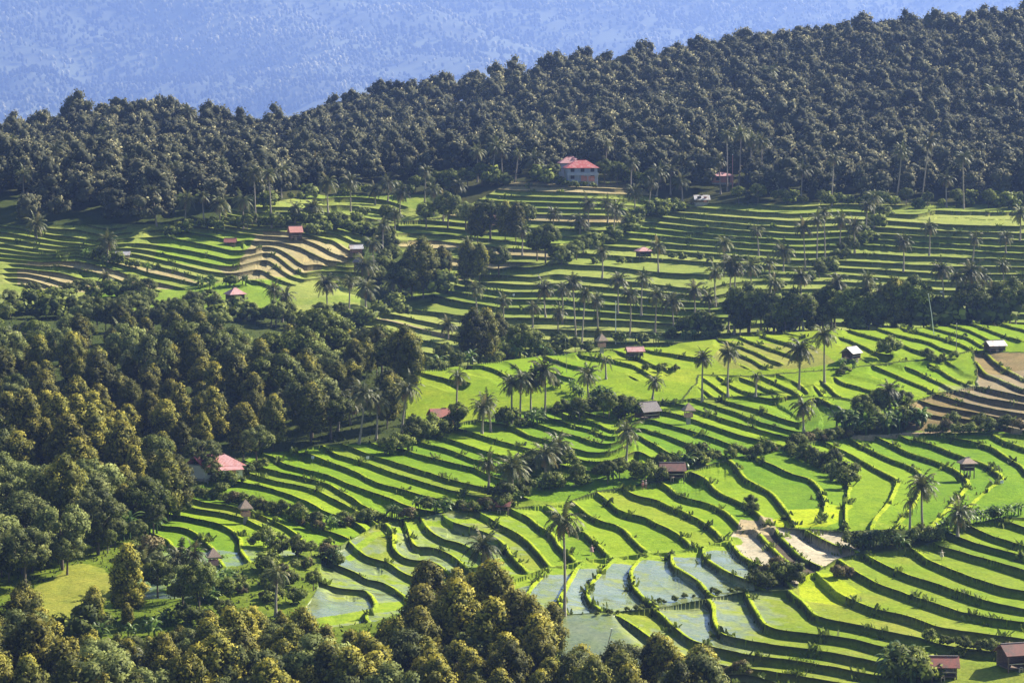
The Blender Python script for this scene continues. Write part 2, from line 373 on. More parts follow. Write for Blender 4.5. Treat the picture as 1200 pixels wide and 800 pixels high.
# ------------------------------------------------------------------ ground colours
C3 = np.zeros(X2.shape+(3,), np.float32); WET = np.zeros(X2.shape, np.float32)
def lerp(a, b, t): return a+(b-a)*t[..., None]
A3 = lambda *c: np.array(c, np.float32)
n_big = noise2(X2, Y2, 40, 11, 3)*.5+.5; n_mid = noise2(X2, Y2, 8, 12, 3)*.5+.5; n_sm = noise2(X2, Y2, 1.6, 13, 2)*.5+.5
C3[:] = lerp(A3(.035,.055,.012), A3(.07,.085,.025), n_mid)
TI = np.floor(TN).astype(int)
hsh = (np.sin(TI*12.9898+BLK*78.233)*43758.5453) % 1.0
hs2 = (np.sin(TI*39.346+BLK*11.135)*24634.6345) % 1.0
n_pl = noise2(X2, Y2, 24, 16, 3)*.5+.5
rice = lerp(A3(.098,.195,.014), A3(.215,.30,.018), np.clip(.7*hsh+.35*n_mid+.35*n_pl-.22, 0, 1))
rice = lerp(rice, lerp(A3(.19,.21,.025), A3(.26,.245,.05), n_mid), np.where(hs2 > .88, .5, 0.)*np.clip(n_pl*1.4, 0, 1))
fard = np.isin(BLK, [8,9,10])
rice = np.where(fard[...,None], lerp(A3(.15,.215,.03), A3(.27,.29,.085), np.clip(.6*hsh+.4*n_big, 0, 1)), rice)
isB = lambda s: np.isin(BLK, ['ABCDHIGFJK'.index(c)+1 for c in s])
lowC = isB('C') & (U2 < 760); lowA = isB('A') & (TI <= 6)
# young sparse rice over mud and water
young = lerp(A3(.16,.21,.018), A3(.235,.225,.06), n_mid)
yl = np.clip(np.where(isB('A'), .45+.4*(9-TI)/9., 0)+np.where(isB('B') & (TI < 9), .6, 0)+np.where(lowC, .45*(760-U2)/300., 0), 0, .85)*(.5+.5*n_mid)
rice = lerp(rice, young, yl)
flood = np.where(isB('B') & (TI < 9), .62+.25*hsh, 0)+np.where(lowA, np.clip((1005-U2)/170., 0, 1)*(.35+.5*hs2), 0)+np.where(lowC, np.clip((720-U2)/160., 0, 1)*(.4+.3*hsh), 0)
flood = flood*(.72+.5*(noise2(X2, Y2, 16, 15, 2)*.5+.5))*.86
flood = flood + np.where(isB('D') & (U2 < 420) & (V2 > 643), .5, 0)
wmask = np.clip((flood*1.35 - (n_mid*.45+n_sm*.45) )*3.2, 0, 1)*(.8+.2*np.clip(noise2(X2, Y2, 3.2, 18, 2)*2+.6, 0, 1))*np.clip((flood > .1), 0, 1)
water_c = A3(.19,.215,.14)
rice = lerp(rice, np.broadcast_to(water_c, rice.shape), wmask*.7)
# bare, dry and harvested fields
brown = lerp(A3(.15,.115,.055), A3(.25,.19,.095), n_mid)
bm = (isB('I') & (V2 < 505)) | (isB('H') & (U2 > 1100) & (V2 > 450))
rice = np.where(bm[...,None], brown, rice)
WET += np.where(bm & (n_big > .55), .25, 0)
g_olive = lerp(A3(.17,.20,.03), A3(.24,.23,.06), n_mid)
gpat = lerp(A3(.14,.25,.006), A3(.25,.29,.02), np.clip(1.5*(noise2(X2, Y2, 30, 19, 3)*.5+.5)-.25, 0, 1))
rice = np.where(isB('GH')[...,None], .35*rice+.65*gpat, rice)
om = inpoly([(850,398),(905,400),(960,408),(980,425),(940,432),(850,432),(835,418)], U2, V2) & isB('GH')
rice = np.where(om[...,None], g_olive, rice)
tan = lerp(A3(.27,.225,.11), A3(.36,.31,.18), n_mid)
tm = isB('K') & (inpoly([(270,275),(330,270),(400,285),(420,300),(340,322),(270,328),(255,310)], U2, V2) | inpoly([(20,308),(95,300),(210,318),(240,335),(170,345),(20,340)], U2, V2) & (hsh > .55))
tm |= isB('J') & (hsh > .8)
rice = np.where(tm[...,None], tan, rice)
lim = isB('K') & (inpoly([(100,345),(330,325),(330,360),(100,370)], U2, V2) | inpoly([(190,265),(300,275),(275,312),(180,305)], U2, V2))
rice = np.where(lim[...,None], lerp(A3(.13,.235,.02), A3(.23,.29,.05), n_pl), rice)
white = lerp(A3(.33,.285,.21), A3(.45,.40,.32), n_mid)
wm_ = isB('B') & (TI >= 9)
rice = np.where(wm_[...,None], np.where(((TI == 10))[...,None], lerp(A3(.06,.05,.04),A3(.10,.08,.06),n_sm), white), rice)
yel = inpoly([(905,606),(925,596),(995,586),(1000,592),(968,617),(915,616)], U2, V2) & ~FAR2
rice = np.where(yel[...,None], lerp(A3(.26,.36,.012), A3(.36,.40,.02), n_mid), rice)
yel2 = inpoly([(935,672),(975,668),(1010,690),(985,702),(938,702)], U2, V2) & ~FAR2
bare = inpoly([(868,606),(905,604),(910,620),(895,625),(862,625)], U2, V2) & ~FAR2
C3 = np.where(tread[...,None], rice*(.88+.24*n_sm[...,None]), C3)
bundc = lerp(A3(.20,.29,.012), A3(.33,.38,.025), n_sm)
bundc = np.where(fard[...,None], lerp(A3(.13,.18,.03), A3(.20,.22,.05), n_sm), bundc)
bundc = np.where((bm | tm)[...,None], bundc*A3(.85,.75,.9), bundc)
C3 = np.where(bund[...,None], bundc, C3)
risc = lerp(A3(.018,.027,.007), A3(.05,.042,.02), np.clip(n_mid*.7+n_sm*.5-.1, 0, 1))  # mottled earth and grass, darkened further so the colour deepens the risers' shade
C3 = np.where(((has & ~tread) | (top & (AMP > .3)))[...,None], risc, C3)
C3 = np.where((yel2)[...,None], lerp(A3(.24,.34,.015), A3(.32,.36,.02), n_mid), C3)
C3 = np.where((bare)[...,None], lerp(A3(.30,.24,.15), A3(.38,.31,.2), n_mid), C3)
WET += wmask*(tread & ~bund)
# grassy banks and earth paths that part the blocks
def near_path(pts, w, jit=1.0):
    p = np.array(pts, float); d = np.full(U2.shape, 1e9)
    for (a, b) in zip(p[:-1], p[1:]):
        ab = b-a; t = np.clip(((U2-a[0])*ab[0]+(V2-a[1])*ab[1])/(ab@ab), 0, 1)
        d = np.minimum(d, np.hypot(U2-a[0]-t*ab[0], (V2-a[1]-t*ab[1])*1.5))
    return d + jit*(n_sm-.5)*3 < w
grassp = lerp(A3(.16,.25,.02), A3(.25,.32,.03), n_sm)
for pts, w in (([(862,632),(800,646),(760,649),(700,656),(640,667),(600,682),(540,692),(470,705),(400,722),(330,742)], 8),
               ([(1010,610),(1112,618)],3),([(660,590),(620,598),(560,606),(500,612),(440,622),(410,650)],5)):
    m = near_path(pts, w) & ~FAR2; C3 = np.where(m[...,None], grassp, C3); WET = np.where(m, 0, WET)
fg = inpoly([(128,672),(112,664),(92,660),(78,664),(68,672),(50,684),(38,698),(32,716),(36,735),(80,738),(98,730),(110,716),(128,702),(140,690)], U2+7*noise2(X2,Y2,7,23,2), V2+5*noise2(X2,Y2,7,24,2)) & ~FAR2
C3 = np.where(fg[...,None], lerp(A3(.17,.23,.02), A3(.27,.25,.06), n_big*.6+n_mid*.4), C3)
lush = lerp(A3(.07,.12,.012), A3(.19,.235,.03), np.clip(n_mid*.8+n_sm*.4-.1, 0, 1))
lm_ = ~has & ~fg & ~FAR2 & (Y2 < 560) & (V2 < 775) & (V2 > 620) & (U2 > -100) & (U2 < 660)
C3 = np.where(lm_[...,None], lush, C3)
dirt = lerp(A3(.28,.22,.14), A3(.36,.29,.19), n_sm)
for pts, w in (([(352,383),(420,368),(450,372),(520,392)],1.6),([(1000,512),(1100,506),(1200,503)],2.0)):
    m = near_path(pts, w) & (FAR2 if pts[0][1] < 400 else ~FAR2); C3 = np.where(m[...,None], dirt, C3)
# leaf litter and undergrowth under the far woods
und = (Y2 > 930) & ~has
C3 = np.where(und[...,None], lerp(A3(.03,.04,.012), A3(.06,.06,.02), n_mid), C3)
# ------------------------------------------------------------------ mesh helpers
def mesh_np(name, V, quads=None, tris=None, mat=None, smooth=False, attrs=None, vnorm=None):
    me = bpy.data.meshes.new(name)
    nq = 0 if quads is None else len(quads); ntr = 0 if tris is None else len(tris)
    me.vertices.add(len(V)); me.vertices.foreach_set('co', np.ascontiguousarray(V, np.float32).ravel())
    idx = np.concatenate(([quads.ravel()] if nq else [])+([tris.ravel()] if ntr else [])).astype(np.int32)
    me.loops.add(len(idx)); me.loops.foreach_set('vertex_index', idx)
    me.polygons.add(nq+ntr)
    st = np.concatenate([np.arange(nq)*4, nq*4+np.arange(ntr)*3]).astype(np.int32)
    me.polygons.foreach_set('loop_start', st)
    me.update(calc_edges=True); me.validate()
    me.polygons.foreach_set('use_smooth', np.full(nq+ntr, smooth))
    for k, (typ, arr) in (attrs or {}).items():
        a = me.attributes.new(k, typ, 'POINT')
        a.data.foreach_set('color' if 'COLOR' in typ else 'value', np.ascontiguousarray(arr, np.float32).ravel())
    if vnorm is not None:
        me.polygons.foreach_set('use_smooth', np.full(nq+ntr, True))
        me.normals_split_custom_set_from_vertices([tuple(x) for x in vnorm])
    if mat: me.materials.append(mat)
    me.update(); return me
def link(name, data, parent=None, loc=None, rotz=None, scale=None):
    o = bpy.data.objects.new(name, data); COL.objects.link(o)
    if parent: o.parent = parent
    if loc is not None: o.location = loc
    if rotz is not None: o.rotation_euler = (0, 0, rotz)
    if scale is not None: o.scale = scale if hasattr(scale, '__len__') else (scale,)*3
    return o
def tag(o, label=None, cat=None, group=None, kind=None):
    if label: o['label'] = label
    if cat: o['category'] = cat
    if group: o['group'] = group
    if kind: o['kind'] = kind
    return o
# ---- the terrain sheet
ni, nj = X2.shape
V = np.stack([X2, Y2, ZF], -1).reshape(-1, 3)
ii, jj = np.meshgrid(np.arange(ni-1), np.arange(nj-1), indexing='ij')
q = np.stack([ii*nj+jj, (ii+1)*nj+jj, (ii+1)*nj+jj+1, ii*nj+jj+1], -1).reshape(-1, 4)
col4 = np.concatenate([C3.reshape(-1,3), WET.reshape(-1,1)], 1)
gm, nt, b, o = new_mat('terrain_soil_rice_and_water')
at = nt.nodes.new('ShaderNodeAttribute'); at.attribute_name = 'ground_col'
n1 = nnoise(nt, 1.7, 6., .75); n2 = nnoise(nt, .35, 3.)
cc = mixrgb(nt, at.outputs['Color'], ramp(nt, n1, [(.28,(.52,.58,.52)),(.72,(1.42,1.36,1.3))]), 1., 'MULTIPLY')
cc = mixrgb(nt, cc, ramp(nt, n2, [(.3,(.85,.9,.9)),(.7,(1.12,1.06,1.))]), 1., 'MULTIPLY')
nt.links.new(cc, b.inputs['Base Color'])
mr = nt.nodes.new('ShaderNodeMapRange'); nt.links.new(at.outputs['Alpha'], mr.inputs[0]); mr.inputs[3].default_value = .85; mr.inputs[4].default_value = .06
nt.links.new(mr.outputs[0], b.inputs['Roughness'])
mr2 = nt.nodes.new('ShaderNodeMapRange'); nt.links.new(at.outputs['Alpha'], mr2.inputs[0]); mr2.inputs[3].default_value = .03; mr2.inputs[4].default_value = .75
nt.links.new(mr2.outputs[0], b.inputs['Specular IOR Level'])
bp = nt.nodes.new('ShaderNodeBump'); mr3 = nt.nodes.new('ShaderNodeMapRange'); nt.links.new(at.outputs['Alpha'], mr3.inputs[0]); mr3.inputs[3].default_value = .6; mr3.inputs[4].default_value = .02
nt.links.new(mr3.outputs[0], bp.inputs['Strength']); nt.links.new(n1, bp.inputs['Height']); bp.inputs['Distance'].default_value = .3
nt.links.new(bp.outputs[0], b.inputs['Normal'])
tag(link('terrain', mesh_np('terrain', V, quads=q, mat=gm, smooth=False, attrs={'ground_col':('FLOAT_COLOR', col4)})), 'terraced hillside of green, flooded and bare rice paddies with dark risers', kind='structure')
# ------------------------------------------------------------------ ground look-ups
def zat(X, Y):
    return float(bil(ZF, kcol, rows, np.array([X/Y]), np.array([Y]))[0])
def zat_n(X, Y): return bil(ZF, kcol, rows, X/Y, Y)
def at_px(u, v, far=None, ymin=370.):
    """ground point seen at a place of the photograph: nearest surface, or beyond the crest when far"""
    i = int(np.argmin(np.abs(cols-u)))
    if far: ymin = max(ymin, float(ycrest(u))+14)
    m = (rows >= ymin); j = np.nonzero(m & (Vf[i] <= v))[0]
    j = j[0] if len(j) else len(rows)-1
    return float(X2[i,j]), float(rows[j]), float(ZF[i,j])
# ------------------------------------------------------------------ grass tufts on risers, bunds and banks (nobody could count them)
rs = (has & ~tread) | bund
selr = np.argwhere(rs & (U2 > -15) & (U2 < 1215) & (Vf < 815))
selr = selr[rng.random(len(selr)) < np.where((tread[selr[:,0],selr[:,1]]), .06, .11)*np.clip(700/Y2[selr[:,0],selr[:,1]], .4, 1.2)]
seln = np.argwhere(~has & ~fg & (U2 > -15) & (U2 < 1215) & (Vf < 790) & (Vf > 360) & (Y2 < 800) & (Y2 > 400))
seln = seln[rng.random(len(seln)) < .05]
print('tufts', len(selr), len(seln))
cl = np.argwhere(rs & (U2 > -15) & (U2 < 1215) & (Vf < 815)); cl = cl[rng.choice(len(cl), 600, replace=False)]; clr = np.repeat(cl, 16, 0)
nC = len(clr); sel = np.r_[selr, seln, clr]; nT = len(sel)
bx, by = X2[sel[:,0],sel[:,1]]+rng.uniform(-.3,.3,nT), Y2[sel[:,0],sel[:,1]]+rng.uniform(-.35,.35,nT)
bx[-nC:] += rng.normal(0,.55,nC); by[-nC:] += rng.normal(0,.5,nC)
bz = bil(ZF, kcol, rows, bx/by, by)
hh = rng.uniform(.14,.48,nT)*np.where(np.arange(nT) < len(selr), 1, 1.3); hh *= np.where(tread[sel[:,0],sel[:,1]], .55, 1); hh[-nC:] = rng.uniform(.3,.95,nC)*np.repeat(rng.uniform(.5,1.3,nC//16),16)
ww = hh*rng.uniform(.5,1.,nT); an = rng.uniform(0, math.pi, nT); le = rng.normal(0,.5,(nT,2))*hh[:,None]
dx, dy = np.cos(an)*ww/2, np.sin(an)*ww/2
Vt = np.stack([np.stack([bx-dx,by-dy,bz-.08],1), np.stack([bx+dx,by+dy,bz-.08],1), np.stack([bx+le[:,0]+dx*.5,by+le[:,1]+dy*.5,bz+hh],1), np.stack([bx+le[:,0]-dx*.4,by+le[:,1]-dy*.4,bz+hh*.85],1)],1).reshape(-1,3)
tint = np.repeat(np.clip(rng.normal(.45,.22,nT)+np.where(tread[sel[:,0],sel[:,1]], .35, -.05), 0, 1), 4)
M_grass = leaf_mat('bank_grass', [(.028,.042,.009),(.062,.085,.017),(.18,.23,.03)], .7, .3, 0)
tag(link('bank_grass', mesh_np('bank_grass', Vt, quads=np.arange(nT*4).reshape(-1,4), mat=M_grass, attrs={'tint':('FLOAT',tint)})), 'rough grass growing on the terrace risers and bunds', kind='stuff')
# ------------------------------------------------------------------ foliage builders
def sphere_dirs(n, r):
    v = r.normal(size=(n,3)); return v/np.linalg.norm(v,axis=1)[:,None]
ICO = None
def ico():
    global ICO
    if ICO is None:
        t = (1+5**.5)/2
        v = np.array([(-1,t,0),(1,t,0),(-1,-t,0),(1,-t,0),(0,-1,t),(0,1,t),(0,-1,-t),(0,1,-t),(t,0,-1),(t,0,1),(-t,0,-1),(-t,0,1)],float); v /= np.linalg.norm(v[0])
        f = np.array([(0,11,5),(0,5,1),(0,1,7),(0,7,10),(0,10,11),(1,5,9),(5,11,4),(11,10,2),(10,7,6),(7,1,8),(3,9,4),(3,4,2),(3,2,6),(3,6,8),(3,8,9),(4,9,5),(2,4,11),(6,2,10),(8,6,7),(9,8,1)])
        ICO = v, f
    return ICO
def lobes_to_arrays(centers, radii, leaves, leaf, r, yellow=.0, core=.72, squash=1.0, tb=.4):
    """leaf clumps: every lobe is a shell of small leaf faces round a solid heart"""
    Vs, Ts, Qs, Ns, Tn = [], [], [], [], []; n0 = 0
    cen = centers.mean(0); iv, itr = ico()
    for c, R in zip(centers, radii):
        m = max(6, int(leaves*(R/np.mean(radii))**2))
        d = sphere_dirs(m, r); d[:,2] = np.where(d[:,2] < -.35, -d[:,2], d[:,2])
        p = c + d*R*np.array([1,1,squash])*r.uniform(.72,1.12,(m,1))
        nrm = d + r.normal(0,.55,(m,3)); nrm /= np.linalg.norm(nrm,axis=1)[:,None]
        a = np.cross(nrm, sphere_dirs(m, r)); a /= np.linalg.norm(a,axis=1)[:,None]+1e-9; b_ = np.cross(nrm, a)
        s = leaf*r.uniform(.6,1.35,(m,1)); e = s*r.uniform(.45,.8,(m,1))
        q4 = np.stack([p-a*s, p-b_*e, p+a*s*.9, p+b_*e],1)
        sn = .85*d+.22*nrm+.25*(c-cen)/ (np.linalg.norm(c-cen)+1e-6); sn /= np.linalg.norm(sn,axis=1)[:,None]
        Vs.append(q4.reshape(-1,3)); Ns.append(np.repeat(sn,4,0)); Qs.append(n0+np.arange(m*4).reshape(-1,4)); n0 += m*4
        lt = r.normal(tb,.10)+ (r.uniform(.2,.5) if r.random() < yellow else 0)
        Tn.append(np.repeat(np.clip(r.normal(lt,.14,m),0,1),4))
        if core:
            cv = c+iv*R*core*np.array([1,1,squash])*r.uniform(.85,1.1,(12,1)); Vs.append(cv); Ns.append(iv); Ts.append(n0+itr); n0 += 12; Tn.append(np.full(12,.15))  # heart tinted dark: shade between the leaves is put into its colour
    return np.concatenate(Vs), np.concatenate(Qs), (np.concatenate(Ts) if Ts else None), np.concatenate(Ns), np.concatenate(Tn)
def crown_lobes(kind, h, r):
    """lobe centres and sizes for one crown of full height h (trunk foot at 0)"""
    C, R = [], []
    if kind == 'clove':        # tall, narrow, domed
        n = 34; w = h*.25
        for i in range(n):
            t = (i+.5)/n; z = h*(.2+.68*t)
            prof_ = (1-max(0,(t-.5)/.6)**3)*(.8+.2*min(1,t/.2))
            a = i*2.4+r.uniform(-.5,.5); rr = w*prof_*r.uniform(.35,.85)
            C.append((math.cos(a)*rr, math.sin(a)*rr, z)); R.append(w*r.uniform(.34,.56)*(.8+.2*prof_))
        C.append((0,0,h*.93)); R.append(w*.45)
    elif kind == 'broad':      # open, rounded, several heads
        n = 34; w = h*.37
        for i in range(n):
            d = sphere_dirs(1, r)[0]; d[2] = d[2]*.8
            C.append((d[0]*w*.85, d[1]*w*.85, h*.62+d[2]*h*.3)); R.append(w*r.uniform(.22,.38))
    elif kind == 'shrub':
        n = 16; w = h*.58
        for i in range(n):
            a = r.uniform(0,6.283); q_ = r.uniform(0,.9)
            C.append((math.cos(a)*w*q_, math.sin(a)*w*q_, h*r.uniform(.25,.75)*(1-.4*q_))); R.append(h*r.uniform(.16,.28))
    return np.array(C), np.array(R)
def tube(path, radii, n=6):
    path = np.asarray(path, float); Vv = []; Q = []
    for i, (p, r_) in enumerate(zip(path, radii)):
        d = path[min(i+1,len(path)-1)]-path[max(i-1,0)]; d /= np.linalg.norm(d)
        a = np.cross(d, (1,0,0) if abs(d[0]) < .8 else (0,1,0)); a /= np.linalg.norm(a); b_ = np.cross(d, a)
        for k in range(n):
            t = 6.2832*k/n; Vv.append(p+r_*(math.cos(t)*a+math.sin(t)*b_))
    for i in range(len(path)-1):
        for k in range(n): Q.append((i*n+k, i*n+(k+1)%n, (i+1)*n+(k+1)%n, (i+1)*n+k))
    return np.array(Vv), np.array(Q)
def cat(*parts):
    V_, Q_ = [], []; n = 0
    for v, q_ in parts: V_.append(v); Q_.append(q_+n); n += len(v)
    return np.concatenate(V_), np.concatenate(Q_)
M_bark = simple('bark', (.11,.085,.06), .9, .35, 3.)
M_palmbark = simple('palm_bark', (.27,.23,.19), .85, .3, 3.)
M_clove = leaf_mat('clove_leaves', [(.034,.04,.007),(.11,.118,.015),(.215,.20,.024),(.30,.265,.03)], .7, .22)
M_broad = leaf_mat('broad_leaves', [(.045,.06,.015),(.125,.15,.038),(.235,.265,.075),(.34,.36,.11)], .7, .3)
M_shrub = leaf_mat('shrub_leaves', [(.034,.048,.010),(.10,.125,.021),(.20,.235,.04),(.31,.34,.06)], .7, .3)
M_palm = leaf_mat('palm_fronds', [(.03,.042,.012),(.075,.09,.026),(.14,.14,.045),(.28,.22,.09)], .5, .25)
M_dead = leaf_mat('dead_fronds', [(.13,.085,.04),(.22,.15,.08),(.32,.23,.13)], .8, .15)
M_banana = leaf_mat('banana_leaves', [(.04,.075,.015),(.09,.15,.028),(.19,.25,.06)], .4, .35)
M_brownbush = leaf_mat('brown_leaves', [(.06,.05,.02),(.125,.10,.04),(.2,.165,.07)], .8, .15)
def trunk_for(kind, h, r):
    if kind == 'broad':
        parts = [tube([(0,0,-.6),(.1,0,h*.3),(.0,.15,h*.6)], [h*.028,h*.02,h*.008])]
        for i in range(5):
            a = i*1.26+r.uniform(-.3,.3); parts.append(tube([(.08,0,h*.28+i*.25),(math.cos(a)*h*.14,math.sin(a)*h*.14,h*.5),(math.cos(a)*h*.24,math.sin(a)*h*.24,h*.66)],[h*.012,h*.008,h*.004],5))
        return cat(*parts)
    parts = [tube([(0,0,-.6),(.05,.03,h*.35),(-.03,0,h*.82)], [h*.014,h*.011,h*.003])]
    for i in range(6):
        a = i*2.1; z = h*(.22+.09*i); parts.append(tube([(0,0,z),(math.cos(a)*h*.08,math.sin(a)*h*.08,z+h*.06),(math.cos(a)*h*.13,math.sin(a)*h*.13,z+h*.14)],[h*.006,h*.004,h*.002],4))
    return cat(*parts)
PROTO = {}
def proto_tree(key, kind, h, leaves, leaf, seed, mat, yellow=0., tb=.4):
    r = np.random.default_rng(seed); Cc, Rr = crown_lobes(kind, h, r)
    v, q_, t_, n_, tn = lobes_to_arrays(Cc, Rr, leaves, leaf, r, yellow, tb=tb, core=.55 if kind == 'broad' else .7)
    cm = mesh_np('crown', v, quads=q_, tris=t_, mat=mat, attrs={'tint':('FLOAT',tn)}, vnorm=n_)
    tv, tq = trunk_for(kind, h, r); tm_ = mesh_np('trunk', tv, quads=tq, mat=M_bark, smooth=True)
    PROTO.setdefault(key, []).append((cm, tm_, h))
for s in range(4): proto_tree('clove_dark', 'clove', 14, 125, .25, 100+s, M_clove, .15, .36)
for s in range(4): proto_tree('clove_yellow', 'clove', 13, 125, .25, 200+s, M_clove, .5, .52)  # yellower copy of the crown; sunlight on the groves is put into its tint
for s in range(4): proto_tree('broad_green', 'broad', 13, 115, .27, 300+s, M_broad, .2, .42)
for s in range(2): proto_tree('broad_dark', 'broad', 12, 115, .27, 320+s, M_shrub, .08, .36)
for s in range(4): proto_tree('shrub_green', 'shrub', 3., 50, .16, 400+s, M_shrub, .2, .45)
for s in range(2): proto_tree('shrub_brown', 'shrub', 3., 50, .16, 420+s, M_brownbush, .2, .5)
# ---- coconut palms
def frond(base, az, el, L, r, droop, wid, nl=13):
    """one feather frond: bent rib with two rows of drooping leaflets"""
    V_, Q_, N_ = [], [], []
    d = np.array([math.cos(az)*math.cos(el), math.sin(az)*math.cos(el), math.sin(el)]); p = np.array(base, float); pts = [p.copy()]; seg = L/nl
    for i in range(nl):
        d = d + np.array([0,0,-droop*seg/L*(1.0+1.6*i/nl)]); d /= np.linalg.norm(d); p = p + d*seg; pts.append(p.copy())
    pts = np.array(pts); side = np.array([-math.sin(az), math.cos(az), 0.]); n = 0
    for i in range(nl):
        t = (i+.5)/nl; w = wid*(math.sin(math.pi*min(1, t*.86+.14))**.7)
        dd = (pts[i+1]-pts[i]); dd /= np.linalg.norm(dd)
        for sg in (-1,1):
            tip = pts[i]+sg*side*w*.85+dd*w*.55+np.array([0,0,-w*r.uniform(.25,.75)])
            b0 = pts[i]; b1 = pts[i]+dd*seg*.95
            V_ += [b0, b1, tip+dd*seg*.25, tip]; Q_.append((n,n+1,n+2,n+3)); n += 4
    rib, rq = tube(pts[::3], np.linspace(.07,.02,len(pts[::3])), 3)
    V_ = np.array(V_); return np.r_[V_, rib], np.r_[np.array(Q_), rq+n]
def palm_proto(key, nf, L, seed, dead=3, sparse=False):
    r = np.random.default_rng(seed); parts = []; tints = []
    for i in range(nf):
        t = (i+.5)/nf; el = math.radians(82-112*t+r.uniform(-9,9)); az = i*2.399+r.uniform(-.25,.25)
        v, q_ = frond((math.cos(az)*.18, math.sin(az)*.18, .1), az, el, L*r.uniform(.82,1.08), r, r.uniform(.9,1.5) if not sparse else 2.2, L*.185 if not sparse else L*.11)
        parts.append((v, q_)); tints.append(np.full(len(v), np.clip(r.normal(.40 if t < .75 else .56, .15), 0, 1)))
    v, q_ = cat(*parts); cm = mesh_np('crown', v, quads=q_, mat=M_palm, attrs={'tint':('FLOAT',np.concatenate(tints))})
    parts = []; 
    for i in range(dead):
        az = r.uniform(0,6.28); parts.append(frond((0,0,-.1), az, math.radians(-25+r.uniform(-15,10)), L*r.uniform(.6,.85), r, 1.6, L*.12))
    dm = None
    if parts:
        v, q_ = cat(*parts); dm = mesh_np('dead_fronds', v, quads=q_, mat=M_dead, attrs={'tint':('FLOAT',r.uniform(0,1,len(v)))})
    nuts = [tube([(math.cos(a)*.32,math.sin(a)*.32,-.55),(math.cos(a)*.34,math.sin(a)*.34,-.4),(math.cos(a)*.34,math.sin(a)*.34,-.22),(math.cos(a)*.3,math.sin(a)*.3,-.08)],[.05,.15,.15,.05],6) for a in r.uniform(0,6.28,6)]
    v, q_ = cat(*nuts); nm = mesh_np('coconuts', v, quads=q_, mat=M_dead, attrs={'tint':('FLOAT',r.uniform(0,.6,len(v)))})
    bend = r.uniform(-1,1,2)*.06
    ts = np.linspace(0,1,9); pth = [(bend[0]*16*(t*t-t), bend[1]*16*(t*t-t), 16*t-(.5 if i == 0 else 0)) for i, t in enumerate(ts)]
    tv, tq = tube(pth, [.42,.27,.23,.21,.2,.19,.18,.18,.2], 7); tm_ = mesh_np('trunk', tv, quads=tq, mat=M_palmbark, smooth=True)
    PROTO.setdefault(key, []).append((cm, tm_, dm, nm))
for s in range(5): palm_proto('palm', 30, 5.0, 500+s, 3+s % 3)
for s in range(2): palm_proto('palm_sparse', 13, 3.6, 520+s, 2, True)
for s in range(2): palm_proto('palm_brown', 22, 4.8, 530+s, 8)
# ---- banana plants: broad torn blades
def blade(az, el, L, W, r, droop):
    n = 7; d = np.array([math.cos(az)*math.cos(el), math.sin(az)*math.cos(el), math.sin(el)]); p = np.zeros(3); V_ = []; Q_ = []
    side = np.array([-math.sin(az), math.cos(az), 0])
    for i in range(n+1):
        w = W*math.sin(math.pi*min(.97,(i/n)*.8+.15)); V_ += [p-side*w-np.array([0,0,w*.35]), p.copy(), p+side*w-np.array([0,0,w*.35])]
        d = d+np.array([0,0,-droop/n*(1+i/n)]); d /= np.linalg.norm(d); p = p+d*L/n
    for i in range(n):
        for k in (0,1): Q_.append((i*3+k, i*3+k+1, i*3+k+4, i*3+k+3))
    return np.array(V_), np.array(Q_)
for s in range(3):
    r = np.random.default_rng(600+s); lp, st = [], []
    for (ox, oy, hs) in ((0,0,2.4),(.9,.3,1.8),(-.7,.6,1.5)):
        st.append(tube([(ox,oy,-.4),(ox,oy,hs)],[.16,.1],6))
        for i in range(8):
            v, q_ = blade(i*2.4+r.uniform(-.3,.3), math.radians(75-7*i), r.uniform(1.8,2.5), .3, r, r.uniform(.9,1.8)); lp.append((v+np.array([ox,oy,hs]), q_))
    v, q_ = cat(*lp); v2, q2 = cat(*st)
    PROTO.setdefault('banana', []).append((mesh_np('leaves', v, quads=q_, mat=M_banana, attrs={'tint':('FLOAT',np.repeat(r.uniform(0,1,len(lp)),24))}), mesh_np('stem', v2, quads=q2, mat=M_banana, smooth=True, attrs={'tint':('FLOAT',np.full(len(v2),.4))}), 4.2))
# ------------------------------------------------------------------ planting
PLANTED = []     # (root, descriptor, kind word plural, singular, area, u, v)
used_px = []
def plant(name, key, X, Y, h=None, rot=None, desc='', area='', word=('tree','trees'), group=None, catg='tree', jitter=True, z=None):
    p = PROTO[key][rnd.randrange(len(PROTO[key]))]
    root = bpy.data.objects.new(name, None); COL.objects.link(root)
    z = zat(X, Y) if z is None else z
    root.location = (X, Y, z); root.rotation_euler = (rnd.uniform(-.03,.03), rnd.uniform(-.03,.03), rnd.uniform(0,6.28) if rot is None else rot)
    s = (h or p[2])/p[2]; w = s*rnd.uniform(.88,1.15) if jitter else s
    root.scale = (w, w, s)
    a = link(p[0].name.split('.')[0], p[0], root); b_ = link(p[1].name.split('.')[0], p[1], root)
    tag(root, None, catg, group)
    u, v = proj(X, Y, z+.6*(h or p[2])); PLANTED.append((root, desc, word, area, float(u), float(v)))
    return root
